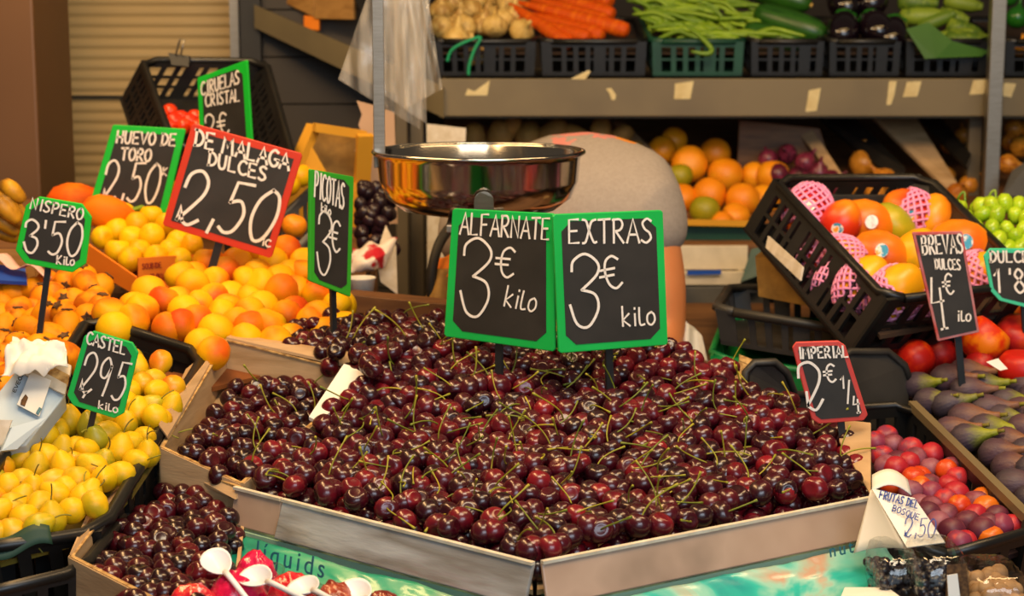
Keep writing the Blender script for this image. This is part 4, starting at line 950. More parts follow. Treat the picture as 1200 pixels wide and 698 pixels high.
mb = MB(); mb.prism([fcl.at(x, y, .0045) for x, y in ((42,484),(45,486),(49,479),(46,477))], fcl.n*.001); mb.build('blue_mark', M['inkt'], lbp)
mb = MB(); mb.prism([fcl.at(x, y, .0045) for x, y in ((25,469),(24,474),(29,476),(33,466),(30,462))], fcl.n*.001); mb.build('brown_mark', M['calyx'], lbp)
mb = MB(); write(mb, fcl, 'EVEOLI', 18,460, 30,434, 4, 1.0, None, .004); mb.build('printed_text', M['stake'], tc_)
for k in range(3):
    mb = MB(); d = V((0, .012*k, .004*k)); mb.slab(P(24+k*2,436-k*3,2.12)+d, P(76,462-k*5,2.10)+d, P(78,450-k*5,2.11)+d, P(30+k*2,424-k*3,2.13)+d, -.004); mb.build('corrugated_edge', M['flute'] if k % 2 else M['cardrim'], tc_)
mb = MB(); mb.grid(P(2,440,2.07), P(80,430,2.09), P(74,406,2.14), P(18,398,2.14), 26, 12, lambda u, v: V((0, -.012, .012))*noise.noise((u*4, v*4, 2)) + V((0,0,.014*math.sin(v*3.1)+.006*noise.noise((u*9, v*9, 5)))), 0, .001); mb.build('crumpled_paper', M['paper'], tc_)
# ---------------- right side: red plums
IB = [P(1094,654,1.99), P(1216,620,2.06), P(1066,474,2.50), P(884,486,2.36)]
crate('plastic_crate', 'tall-ended black plastic crate of red plums behind the IMPERIAL sign', IB, (0,.01,-.085), M['plastic_k'], group='black plastic fruit crates', slots=(12,2), rim=.012, ground=True)
ic = bpy.data.objects[[o.name for o in COL.objects if o.name.startswith('plastic_crate')][-1]]
# raised back end with a hand hole
mb = MB(); bl, br = P(878,428,2.42), P(1062,420,2.56)
up0, dn0 = P(878,500,2.41), P(1068,500,2.54)
pts = [P(872,470,2.40), P(874,436,2.41), P(884,425,2.415), P(908,424,2.42), P(922,436,2.43), P(932,462,2.44), P(968,462,2.47), P(978,424,2.49), P(996,412,2.51), P(1040,412,2.54), P(1060,428,2.55), P(1066,446,2.55), P(1064,520,2.53), P(900,520,2.40)]
mb.prism(pts, (0, .012, 0)); mb.build('raised_end', M['plastic_dusty'], ic, .002)
mb = MB(); mb.tube(pts[:12], .006, 6); mb.build('end_rim', M['plastic_dusty'], ic)
mb = MB(); mb.bar(P(1069,474,2.485), P(1206,608,2.075), .012, .012); mb.build('side_rim', M['shelf'], ic)
IY = affine((1108,642,2.02), (1200,618,2.10), (1040,512,2.42))
polyI = [(1023,540),(1022,512),(1040,508),(1062,516),(1095,532),(1130,556),(1156,586),(1196,612),(1200,622),(1150,638),(1108,640),(1090,622),(1062,590),(1030,556)]
bed(ic, polyI, IY, .028, 'shade_bedr', 'tray_shade_bed')
fruit_heap('red_plum', 'iplum', polyI, IY, .0325, [('bright red plum', 'iplum', 4), ('dusky purple plum', 'iplum2', 3), ('orange-red plum', 'iplum3', 1.4)], 'of the red plum crate', 'plum', 'red plums in the black crate', 8, .2, .80, .15, 0, 2.6)
# figs
FB = [P(1180,592,2.20), P(1300,640,2.20), P(1280,420,2.70), P(1064,428,2.62)]
FY = affine((1180,585,2.18), (1085,490,2.44), (1150,425,2.62))
polyF = [(1080,480),(1072,446),(1090,436),(1108,424),(1150,424),(1230,440),(1230,612),(1212,606),(1180,572),(1140,532),(1104,494)]
tfg = thing('fruit_tray', 'shallow tray of ripe figs at the right edge', 'fruit tray', P(1170,520,2.4)+V((0,0,-.07)), 'fruit trays on the counter')
bed(tfg, [(1080,486),(1076,440),(1110,420),(1290,430),(1290,625),(1196,612)], FY, .032, 'bed', 'tray_shade_bed')
mb = MB(); mb.slab(P(1216,612,2.13)+V((0,0,-.05)), P(1082,482,2.47)+V((0,0,-.05)), P(1082,482,2.47)+V((0,0,-.015)), P(1216,612,2.13)+V((0,0,-.015)), -.004); mb.build('side_panel', M['plastic_k'], tfg)
def fig_dir(r): return point_to((.74+r.uniform(-.25,.25), -.58+r.uniform(-.3,.3), .20+r.uniform(-.15,.15)), r.uniform(0, 6.28))
fruit_heap('fig', 'fig', polyF, FY, .0515, [('blue-black green-necked fig', 'fig', 3), ('dark brownish fig', 'fig2', 2)], 'of the fig tray', 'fig', 'figs by the BREVAS sign', 12, .15, .74, .12, 0, 1, lambda r, m: (('stem', 'fig_stem', 'pearstem'),), fig_dir)
# nectarines
for i, (x, y, Y, s, m, lb) in enumerate((
    (1085,388,2.70,.98,'nect2','red nectarine half hidden by the left edge of the BREVAS sign'),
    (1060,406,2.72,.86,'nect2','dark red nectarine, leftmost of the heap behind the figs'),
    (1073,420,2.62,.80,'nect','bright orange-red nectarine in front of the leftmost dark one'),
    (1100,414,2.66,.75,'nect2','dull red nectarine just left of the stake of the BREVAS sign'),
    (1132,402,2.72,.9,'nect2','dark red nectarine behind the stake of the BREVAS sign'),
    (1154,398,2.62,1.0,'nect','large orange-red nectarine right of the BREVAS sign'),
    (1146,350,2.86,.86,'nect2','small dark red nectarine directly right of the BREVAS sign, highest'),
    (1184,360,2.78,.98,'nect','red nectarine under the DULCE sign, at the top of the heap'),
    (1192,394,2.66,.98,'nect2','red nectarine at the right edge, below the topmost ones'),
    (1166,380,2.80,.85,'nect2','dull red nectarine tucked between three larger ones'),
    (1195,432,2.56,.9,'nect','red nectarine at the right edge just above the figs'),
    (1150,430,2.60,.72,'nect2','dusky nectarine behind the tops of the figs'),
    (1225,380,2.76,.95,'nect','red nectarine outermost at the right, behind the edge ones'))):
    put('nectarine', 'nect', m, P(x, y, Y), rand_rot(rng, 2.2), s*1.1, lb, 'nectarine', 'nectarines by the BREVAS sign')
tn = thing('fruit_tray', 'dark tray under the nectarines behind the figs', 'fruit tray', P(1140,440,2.7)+V((0,0,-.05)), 'fruit trays on the counter')
mb = MB(); mb.slab(P(1040,430,2.68), P(1290,460,2.62), P(1290,400,2.95), P(1050,392,2.88), -.008); mb.build('tray_shade_bed', M['plastic_k'], tn)
mb = MB(); mb.slab(V((P(1040,430,2.67).x,2.67,counter_z(.5,2.67)+.004)), V((P(1290,460,2.61).x,2.61,counter_z(.5,2.61)+.004)), P(1290,456,2.61), P(1040,426,2.67), -.006); mb.build('front_panel', M['plastic_k'], tn)
mb = MB(); mb.prism([P(1156,424,2.53), P(1170,420,2.53), P(1181,432,2.52), P(1172,434,2.52)], (0,.002,0)); tag(mb.build('paper_scrap', M['paper']), 'scrap of white paper between the figs and nectarines', 'paper')
# mango crate, tipped towards the customer
MT = [P(1040,352,2.56), P(1215,332,2.66), P(1088,208,3.06), P(906,209,2.98)]
mv = P(868,268,3.0) - MT[3]
crate('plastic_crate', 'tipped black plastic crate of mangoes on top of the dusty crates', MT, mv, M['plastic_k'], group='black plastic fruit crates', slots=(11,2), rim=.013, inset=.02)
mc = bpy.data.objects[[o.name for o in COL.objects if o.name.startswith('plastic_crate')][-1]]
mb = MB(); pts = [P(960,240,3.0), P(960,228,3.0), P(1040,228,3.04), P(1052,222,3.05), P(1062,206,3.06), P(1078,204,3.06), P(1098,216,3.06), P(1160,268,2.92), P(1160,300,2.92), P(1090,262,3.06)]
mb.prism(pts, (0, .01, 0)); mb.build('raised_end', M['plastic_dusty'], mc, .002)
MY = affine((1040,350,2.58), (950,240,2.94), (1130,300,2.76))
bed(mc, [(1035,356),(945,228),(1090,225),(1190,330)], MY, .05, 'bed', 'tray_shade_bed')
def net(key):
    mb = MB(); src = P_['mango']; prof = [(0.02,-.052),(.030,-.040),(.0400,-.020),(.0420,.0),(.0385,.016),(.034,.026)]
    nu, nv = 15, 12
    def pt(u, v):
        t = v*(len(prof)-1); i = min(int(t), len(prof)-2); f = t-i; r = prof[i][0]*(1-f)+prof[i+1][0]*f; z = prof[i][1]*(1-f)+prof[i+1][1]*f
        a = 2*math.pi*u; k = 1+.07*math.cos(a)-.05*math.cos(2*a); return V((r*k*math.cos(a), r*k*math.sin(a), z))
    for i in range(nu):
        for s in (1, -1):
            pts = [pt((i + s*.5*j)/nu, j/nv) for j in range(nv+1)]; mb.tube(pts, .0024, 5)
    return mb
P_['net'] = net('mango')
mb = MB(); mb.prism([V((.0405*math.cos(a)*1.0, .012*math.sin(b_), .011*math.cos(b_))) for a, b_ in [(0, 2*math.pi*k/14) for k in range(14)]], (.0012, 0, 0)); P_['sticker'] = mb
M['sticker'] = mat('printed_fruit_sticker', '#2a94b8', '#f2f0e8', c3='#f0a020', scale=90, rough=0.35, contrast=(.42, .58))
M['stickerw'] = mat('white_fruit_sticker', '#f2ece4', '#e8a0a0', scale=120, rough=0.35, contrast=(.5, .75))
SK = ('sticker', 'sticker', 'sticker'); SW = ('sticker', 'sticker', 'stickerw'); NT = ('foam_net', 'net', 'foam')
def mango(x, y, Y, m, d, roll, sc, lb, parts=()):
    if SK in parts or SW in parts:
        v = point_to(d).transposed() @ (V((0, 0, CAMZ)) - P(x, y, Y)); roll = math.atan2(v.y, v.x) + roll*.15 + .2
    put('mango', 'mango', m, P(x, y, Y), point_to(d, roll), sc*1.17, lb, 'mango', 'mangoes in the tipped crate', parts)
fr = -1.57
mango(947,252,2.94,'mango_r',(-.2,-.5,-.9),fr+.5,.86,'mango wrapped in a pink foam net with a blue sticker, leftmost in the crate',(NT,SK))
mango(985,262,2.90,'mango_r',(.3,-.2,.8),fr,.74,'red mango with a large round printed sticker, top row',(SK,))
mango(1017,262,2.93,'mango_o',(.8,-.1,-.3),fr-.6,.84,'orange-olive mango with a white round sticker, top row',(SW,))
mango(1049,264,2.94,'mango_g',(.6,0,-.6),fr,.76,'yellow-green mango in the top row, right of the olive one')
mango(1066,250,2.97,'mango_r',(-.7,.1,.5),fr-.4,.86,'bright red mango with a pink net behind it, top right',(NT,SK))
mango(1092,258,2.96,'mango_o',(.2,0,1),fr,.80,'plain orange mango at the top right end of the crate')
mango(1126,288,2.84,'mango_o',(.9,-.1,-.1),fr-.9,.92,'orange mango with a pale sticker behind the BREVAS sign',(SK,))
mango(994,302,2.80,'mango_y',(.7,-.4,-.5),fr,.74,'small orange-yellow mango in the middle row, left',(NT,))
mango(1032,298,2.81,'mango_o',(.8,-.2,-.2),fr-.9,.82,'orange-red mango in the centre of the crate',(SK,))
mango(1070,298,2.82,'mango_y',(.4,-.3,.8),fr,.84,'yellow-orange mango left of the BREVAS sign, middle row')
mango(1050,342,2.64,'mango_y',(.35,-.5,.75),fr,.92,'large yellow mango sitting in a pink foam net at the front',(NT,))
mango(1010,330,2.69,'mango_y',(.5,-.2,.65),fr,.84,'yellow mango in a pink foam net at the front left corner',(NT,))
mango(1088,344,2.66,'mango_o',(.4,-.5,.65),fr,.90,'mango in a pink foam net just behind the BREVAS sign',(NT,))
mango(1140,322,2.76,'mango_o',(.6,-.3,.4),fr,.88,'orange mango between the BREVAS and DULCE signs',(NT,))
mango(962,298,2.84,'mango_r',(.5,-.3,.4),fr,.80,'mango in a pink foam net behind the slats at the left wall',(NT,))
mango(985,326,2.75,'mango_o',(.5,-.3,.4),fr,.78,'mango in a pink foam net behind the slats near the front corner',(NT,))
# crates under the mango crate
crate('plastic_crate', 'dusty black crate under the tipped mango crate', [P(838,362,2.78), P(1062,398,2.72), P(1090,345,3.12), P(855,336,3.15)], (0,0,-.058), M['plastic_dusty'], group='black plastic fruit crates', slots=(12,1), rim=.013)
crate('plastic_crate', 'green plastic crate under the dusty black crate', [P(832,418,2.80), P(1040,448,2.76), P(1070,380,3.05), P(850,372,3.1)], (0,0,-.05), M['plastic_green'], slots=(12,1), rim=.01, ground=True, group='green plastic crates')
mb = MB(); mb.slab(P(866,424,2.66), P(915,446,2.63), P(915,436,2.64), P(866,417,2.67), .004); mb.slab(P(866,424,2.66), P(858,452,2.64), P(905,458,2.62), P(915,446,2.63), .004); tag(mb.build('cardboard_sheet', M['flute']), 'corrugated cardboard sheet sticking out beside the green crate', 'cardboard')
# block of crates that props the back of the mango crate
mb = MB(); c0 = P(985,330,3.05); mb.hexa([P(890,300,2.98)+V((0,0,-.07)), P(1060,330,2.80)+V((0,0,-.07)), P(1110,330,3.0)+V((0,0,-.07)), P(920,300,3.15)+V((0,0,-.07)), P(885,300,2.98), P(1050,325,2.80), P(1100,300,3.05), P(910,280,3.15)])
tag(mb.build('sacking_bundle', M['potato']), 'bundle of brown paper wedged under the tipped mango crate', 'paper bundle')
mb = MB(); mb.slab(P(897,290,2.842), P(937,328,2.705), P(940,312,2.712), P(900,276,2.852), -.004); tag(mb.build('torn_label', M['cardrim']), 'torn paper label on the left wall of the tipped mango crate', 'label')
# grapes
def bunch(pts, Y0, label, sc=1.0):
    t = thing('grape_bunch', label, 'grapes', P(pts[0][0], pts[0][1], Y0)+V((0,.02,-.06)), 'bunches of green grapes')
    for i, (x, y) in enumerate(pts):
        o = bpy.data.objects.new('grape', me('grape', 'grape')); COL.objects.link(o); o.parent = t
        Yg = Y0 - .0012*(y-232) + rng.uniform(-.012, .012); o.location = P(x, y, Yg) - ORG[t.name]; o.rotation_euler = rand_rot(rng, 1.0).to_euler(); o.scale = (sc*rng.uniform(.92, 1.1),)*3
    x, y = pts[0]; mb = MB(); mb.tube(crom([P(x, y+6, Y0+.005), P(x+1, y-10, Y0-.01), P(x+8, y-17, Y0-.012), P(x+9, y-2, Y0-.02)], 5), .0022, 6); mb.build('stem', M['bean'], t)
g1 = [(1158,240)]; g1 += [(1146+17*i+(8 if r_ % 2 else 0)+rng.uniform(-3,3), 240+13*r_+rng.uniform(-3,3)) for r_ in range(5) for i in range(5) if 1146+17*i < 1222 - r_*2 and not (r_ > 2 and i < 1)]
bunch(g1, 2.92, 'bunch of green grapes with a curled stem at the right edge')
g2 = [(1122,242)] + [(1112+15*i+(6 if r_ % 2 else 0)+rng.uniform(-2,2), 243+11*r_) for r_ in range(4) for i in range(3)]
bunch(g2, 3.02, 'smaller shaded bunch of green grapes beside the mango crate', .8)
tg = thing('fruit_tray', 'dark tray under the green grapes at the right edge', 'fruit tray', P(1180,300,3.0)+V((0,0,-.04)), 'fruit trays on the counter')
mb = MB(); mb.slab(P(1105,285,2.94), P(1260,335,2.80), P(1260,270,3.15), P(1105,262,3.15), -.008); mb.build('tray_shade_bed', M['plastic_k'], tg)
mb = MB(); mb.slab(V((P(1105,292,2.935).x,2.935,counter_z(.5,2.935)+.004)), V((P(1260,342,2.795).x,2.795,counter_z(.5,2.795)+.004)), P(1260,330,2.795), P(1105,280,2.935), -.006); mb.build('front_panel', M['plastic_k'], tg)
# ------------------------------------------------------------------ hanging scale pan, bags
HY = 2.62
sc_ = thing('hanging_scale', 'polished steel scale pan hung from a flat steel bar above the cherries', 'scale', P(561,246,HY))
pc0 = P(561,180,HY); R0 = 123.0/ppm(180, HY); dp = R0*.56
M['panin'] = M['steel']
prof = [(0,-dp),(R0*.55,-dp*.995),(R0*.74,-dp*.93),(R0*.88,-dp*.74),(R0*.95,-dp*.45),(R0*.97,-.006),(R0*.99,-.001),(R0*1.0,.002),(R0*1.0,.0045),(R0*.985,.005),(R0*.965,.001),(R0*.945,-dp*.44),(R0*.87,-dp*.71),(R0*.73,-dp*.89),(R0*.5,-dp*.955),(0,-dp*.96)]
mb = MB(); mb.lathe(prof, 72, Matrix.Translation(pc0)); mb.build('pan', M['steel'], sc_)
mb = MB(); mb.tube([pc0+V((R0*1.0*math.cos(a), R0*1.0*math.sin(a), .003)) for a in [2*math.pi*k/72 for k in range(73)]], .0035, 8); mb.build('rolled_rim', M['steel'], sc_)
bx = P(444.5,100,HY); w = 13.5/ppm(100, HY)
mb = MB(); mb.box((bx.x, HY-.012, (2.3+pc0.z-.02)/2), (w, .004, 2.3-pc0.z+.02)); mb.build('hanger_bar', M['steelb'], sc_, .001)
mb = MB(); tp = [(pc0.x+.010+.014*math.cos(a), pc0.y-R0*.965, pc0.z-dp*.62+.014*math.sin(a)) for a in [math.pi*k/8 for k in range(9)]]
mb.prism([V(p) for p in tp] + [V((tp[-1][0], tp[-1][1]+.010, pc0.z-dp-.01)), V((tp[0][0], tp[0][1]+.010, pc0.z-dp-.01))], (0, -.004, 0)); mb.build('front_tab', M['steelb'], sc_)
mb = MB(); mb.box((pc0.x, pc0.y, pc0.z-dp-.009), (.09, R0*1.7, .012)); mb.build('cradle', M['steelb'], sc_, .002)
# bundle of clear bags on the rail
tbag = thing('plastic_bag_bundle', 'bundle of clear plastic bags hanging behind the flat steel bar of the scale', 'plastic bags', P(460,60,2.9))
BYc = 2.95
def bag_layer(pts, ph, amp, Y):
    mb = MB(); a, b, c, d = [P(x, y, Y) for x, y in pts]
    mb.grid(a, b, c, d, 22, 26, lambda u, v: V((0, 1, 0))*amp*(math.sin(u*13+ph+v*3)*.6+noise.noise((u*6, v*3, ph))), 0, .0008); return mb
bag_layer([(396,93),(492,152),(505,-10),(432,-10)], 1.0, .006, BYc).build('bag', M['film'], tbag)
bag_layer([(440,104),(500,146),(498,-10),(445,-10)], 2.2, .008, BYc+.03).build('bag', M['film'], tbag)
bag_layer([(474,128),(519,104),(500,-10),(470,-10)], 4.0, .014, BYc-.03).build('bag', M['film'], tbag)
mb = MB(); mb.tube([P(425,-8,BYc)+V((0,0,.0)), P(512,-8,BYc)], .006, 8); mb.build('hook_rod', M['steelb'], tbag)
mb = MB(); mb.tube([P(478,-8,BYc), P(478,-8,BYc)+V((0,0,.35))], .004, 6); mb.build('hook_wire', M['steelb'], tbag)

# ------------------------------------------------------------------ the vendor bending over behind the heap
pr_ = thing('person', 'person in a grey T-shirt bending forward behind the steel scale pan', 'person', P(670,330,3.1)*1.0)
pr_.location.z = 0.0; ORG[pr_.name] = V(pr_.location)
def skin_mesh(name, nodes, edges, m, parent, sub=2, root=0):
    mb = bpy.data.meshes.new(name); org = ORG[parent.name]
    mb.from_pydata([tuple(V(n[0])-org) for n in nodes], edges, []); mb.materials.append(m)
    o = bpy.data.objects.new(name, mb); COL.objects.link(o); o.parent = parent
    md = o.modifiers.new('skin', 'SKIN'); md.use_smooth_shade = True
    lay = mb.skin_vertices[0] if mb.skin_vertices else None
    if lay is None:
        bm = bmesh.new(); bm.from_mesh(mb); bm.verts.layers.skin.verify(); bm.to_mesh(mb); bm.free(); lay = mb.skin_vertices[0]
    for i, n in enumerate(nodes):
        r = n[1]; lay.data[i].radius = r if hasattr(r, '__len__') else (r, r)
        lay.data[i].use_root = (i == root)
    s = o.modifiers.new('sub', 'SUBSURF'); s.levels = sub; s.render_levels = sub
    ORG[o.name] = org; return o
shL, shR = P(556,272,3.02), P(764,256,3.02)
chest = P(668,268,3.08); upback = P(672,258,3.16); belly = P(668,300,3.38); pelvis = P(668,330,3.62)
neck = P(660,308,2.93); headc = P(655,352,2.82)
elR = P(772,398,2.98); wrR = P(752,470,2.76); haR = wrR + V((-.02,-.07,-.015))
elL = P(548,400,2.96); wrL = P(575,470,2.76); haL = wrL + V((.02,-.07,-.015))
hipL, hipR = pelvis+V((-.10,.02,-.03)), pelvis+V((.10,.02,-.03))
knL, knR = V((hipL.x-.01, hipL.y-.12, .52)), V((hipR.x+.01, hipR.y-.12, .52))
anL, anR = V((knL.x, knL.y+.06, .09)), V((knR.x, knR.y+.06, .09))
nodes = [(pelvis,.12),(belly,(.11,.13)),(upback,(.09,.12)),(chest,(.08,.10)),(neck,.058),(headc+V((0,.03,.04)),.075),(headc+V((0,-.015,-.035)),.072),
         (shL,.054),(elL,.045),(wrL,.029),(haL,(.030,.016)),(shR,.054),(elR,.050),(wrR,.030),(haR,(.030,.016)),
         (hipL,.085),(knL,.058),(anL,.042),(anL+V((0,-.13,-.05)),.035),(hipR,.085),(knR,.058),(anR,.042),(anR+V((0,-.13,-.05)),.035)]
edges = [(0,1),(1,2),(2,3),(3,4),(4,5),(5,6),(3,7),(7,8),(8,9),(9,10),(3,11),(11,12),(12,13),(13,14),(0,15),(15,16),(16,17),(17,18),(0,19),(19,20),(20,21),(21,22)]
# upper arm bulge
nodes.append(((shR*.55+elR*.45), .058)); nodes.append(((shL*.55+elL*.45), .056)); edges.remove((11,12)); edges += [(11,23),(23,12)]; edges.remove((7,8)); edges += [(7,24),(24,8)]
for h, sx in ((14, -1), (10, 1)):
    hc = nodes[h][0]
    for k, (off, L) in enumerate(((-.027,.060),(-.009,.072),(.009,.068),(.027,.054))):
        b = len(nodes); p0 = hc + V((off, -.038, 0)); p1 = p0 + V((off*.1, -L*.5, -.006)); p2 = p1 + V((0, -L*.4, -.022))
        nodes += [(p0,.010),(p1,.009),(p2,.0075)]; edges += [(h,b),(b,b+1),(b+1,b+2)]
    b = len(nodes); p0 = hc + V((sx*.036, -.005, -.004)); nodes += [(p0,.012),(p0+V((sx*.022,-.03,-.012)),.0095)]; edges += [(h,b),(b,b+1)]
body = skin_mesh('body', nodes, edges, M['skin'], pr_)
for sx in (-1, 1):
    mb = MB(); mb.ball(headc+V((sx*.032,-.072,-.012)), (.012,.008,.009)); mb.build('eye', M['paper'], pr_)
    mb = MB(); mb.ball(headc+V((sx*.083,.005,-.01)), (.012,.02,.032)); mb.build('ear', M['skin'], pr_)
mb = MB(); mb.ball(headc+V((0,-.085,-.035)), (.014,.02,.022)); mb.build('nose', M['skin'], pr_)
mb = MB(); mb.ball(headc+V((0,-.070,-.072)), (.026,.010,.006)); mb.build('mouth', M['sred2'], pr_)
mb = MB(); mb.ball(headc+V((0,.030,.035)), (.090,.090,.088), 20, 12); mb.build('hair', M['hair'], pr_)
def shirt_mat():
    m = mat('grey_heather_shirt', '#948a82', '#9e948b', scale=200, rough=0.9, bump=0.04, bscale=400); nt = m.node_tree; N = nt.nodes; L = nt.links; b = N['Principled BSDF']
    src = b.inputs['Base Color'].links[0].from_socket
    tc = N.new('ShaderNodeTexCoord'); s = N.new('ShaderNodeSeparateXYZ'); L.new(tc.outputs['Object'], s.inputs[0])
    def band(center, rx, ry, ci, col, src):
        # printed patch on the cloth: an oval of broken print
        mp = N.new('ShaderNodeMapping'); mp.inputs['Location'].default_value = [-c/r for c, r in zip(center, (rx, ry, .2))]; mp.inputs['Scale'].default_value = (1/rx, 1/ry, 1/.2)
        L.new(tc.outputs['Object'], mp.inputs[0]); ln = N.new('ShaderNodeVectorMath'); ln.operation = 'LENGTH'; L.new(mp.outputs[0], ln.inputs[0])
        nz = N.new('ShaderNodeTexNoise'); nz.inputs['Scale'].default_value = 24; nz.inputs['Detail'].default_value = 5; L.new(tc.outputs['Object'], nz.inputs[0])
        ad = N.new('ShaderNodeMath'); ad.operation = 'MULTIPLY_ADD'; L.new(nz.outputs['Fac'], ad.inputs[0]); ad.inputs[1].default_value = 1.8; L.new(ln.outputs['Value'], ad.inputs[2])
        lt = N.new('ShaderNodeMath'); lt.operation = 'LESS_THAN'; L.new(ad.outputs[0], lt.inputs[0]); lt.inputs[1].default_value = 1.62
        mx = N.new('ShaderNodeMix'); mx.data_type = 'RGBA'; L.new(lt.outputs[0], mx.inputs[0]); L.new(src, mx.inputs[6]); mx.inputs[7].default_value = lin(col); return mx.outputs[2]
    o = ORG[pr_.name]; q = P(682,176,3.17) - o; q2 = P(738,186,3.14) - o
    src = band(q, .085, .10, 0, '#cc8078', src); src = band(q2, .028, .05, 0, '#e08a20', src)
    L.new(src, b.inputs['Base Color']); return m
M['shirt'] = shirt_mat()
slR = shR*.62+elR*.38+V((.006,0,0)); slL = shL*.62+elL*.38
tn_ = [(pelvis,.155),(belly,(.15,.18)),(upback,(.14,.20)),(chest,(.14,.18)),(P(662,282,2.95),.115),(shL,.088),(slL,.078),(shR,.088),(slR,.078)]
ts = skin_mesh('t_shirt', tn_, [(0,1),(1,2),(2,3),(3,4),(3,5),(5,6),(3,7),(7,8)], M['shirt'], pr_)
trs = skin_mesh('trousers', [(pelvis+V((0,.01,-.04)),.15),(hipL,.10),(knL,.072),(anL+V((0,0,.02)),.058),(hipR,.10),(knR,.072),(anR+V((0,0,.02)),.058)], [(0,1),(1,2),(2,3),(0,4),(4,5),(5,6)], M['denim'], pr_)
mb = MB(); mb.tube(crom([P(534,258,2.97), P(515,285,2.92), P(506,320,2.90), P(506,356,2.90)], 6), .009, 8); mb.build('bag_strap', M['rubber'], pr_)
mb = MB(); mb.grid(P(498,352,2.90), P(528,352,2.90), P(530,312,2.93), P(506,312,2.93), 6, 6, lambda u, v: V((0,-.03*math.sin(u*3.1),0)), 0, .01); mb.build('apron_pocket', M['potato'], pr_)
mb = MB(); mb.grid(P(507,322,2.92), P(532,322,2.92), P(532,296,2.95), P(512,302,2.95), 6, 6, lambda u, v: V((0,-.02*math.sin(u*3.1),0)), 0, .004); mb.build('orange_cloth', M['cardo'], pr_)

# ------------------------------------------------------------------ things between the stand and the back shelf
mb = MB(); mb.bar(P(408,352,2.84), P(528,364,2.80), .05, .030); mb.bar(P(412,366,2.84)+V((0,0,-.05)), P(412,350,2.84), .03, .03); mb.bar(P(520,372,2.80)+V((0,0,-.05)), P(520,360,2.80), .03, .03)
tag(mb.build('wooden_rail', M['wood'], None, .002), 'brown wooden rail behind the PICOTAS sign and cherry heap', 'rail')
def boxed(name, label, cat, x0, x1, y0, y1, Y, dY, m, th=.004, lid=False, group=None):
    """open box: front face given by a picture rectangle at depth Y"""
    a, b = P(x0, y1, Y), P(x1, y1, Y); top = P((x0+x1)/2, y0, Y).z; bot = a.z
    t = thing(name, label, cat, ((a.x+b.x)/2, Y+dY/2, bot), group)
    def pan(n, c, s): q = MB(); q.box(c, s); q.build(n, m, t, .0015)
    h = top-bot; cx = (a.x+b.x)/2; w = b.x-a.x; cz = (top+bot)/2
    pan('front_panel', (cx, Y+th/2, cz), (w, th, h)); pan('back_panel', (cx, Y+dY-th/2, cz), (w, th, h))
    pan('side_panel', (a.x+th/2, Y+dY/2, cz), (th, dY-2*th-.001, h)); pan('side_panel', (b.x-th/2, Y+dY/2, cz), (th, dY-2*th-.001, h))
    pan('bottom', (cx, Y+dY/2, bot+th/2), (w-2*th-.001, dY-2*th-.001, th))
    if lid: pan('lid', (cx, Y+dY/2, top+th/2), (w, dY, th))
    return t
# torn cardboard standing by the post
mb = MB(); mb.prism([P(x, y, 3.42) for x, y in ((430,262),(432,232),(420,214),(430,196),(415,176),(428,166),(420,146),(424,134),(418,118),(440,124),(462,132),(466,262))], (0, .006, 0))
tag(mb.build('torn_cardboard', M['cardt']), 'tall torn pinkish brown cardboard behind the scale bar and PICOTAS sign', 'cardboard')
mb = MB(); mb.slab(P(501,340,3.72), P(540,350,3.72), P(546,150,3.74), P(500,145,3.74), -.006)
tag(mb.build('cardboard_sheet', M['cardrim']), 'pale cardboard panel to the right of the steel post, behind the pan', 'cardboard')
# yellow cardboard crate
ty = thing('yellow_crate', 'open yellow cardboard crate between the big red sign and the scale bar', 'crate', P(385,240,3.35))
mb = MB()
for (p, q) in (((346,196),(368,147)), ((368,149),(428,158)), ((428,158),(424,214)), ((346,196),(424,222))):
    mb2 = MB(); mb2.bar(P(*p, 3.35), P(*q, 3.38), .03, .016); mb2.build('edge_bar', M['cardy'], ty)
mb = MB(); mb.slab(P(346,200,3.36), P(424,226,3.36), P(424,268,3.36), P(330,258,3.36), .006); mb.build('front_panel', M['cardy'], ty)
mb = MB(); mb.slab(P(352,196,3.44), P(426,214,3.46), P(426,160,3.46), P(370,150,3.44), -.006); mb.build('back_panel', M['potato'], ty)
mb = MB(); mb.slab(P(345,196,3.345), P(385,206,3.345), P(362,165,3.36), P(352,180,3.36), -.006); mb.build('corner_gusset', M['cardy'], ty)
mb = MB(); zz = counter_z(-.3, 3.3); ca_ = P(350,262,3.37); cb_ = P(422,262,3.37); mb.box(((ca_.x+cb_.x)/2, 3.40, (ca_.z+zz)/2-.002), (cb_.x-ca_.x, .1, ca_.z-zz-.006)); tag(mb.build('wooden_box', M['wood'], None, .003), 'brown wooden box supporting the yellow cardboard crate', 'box')
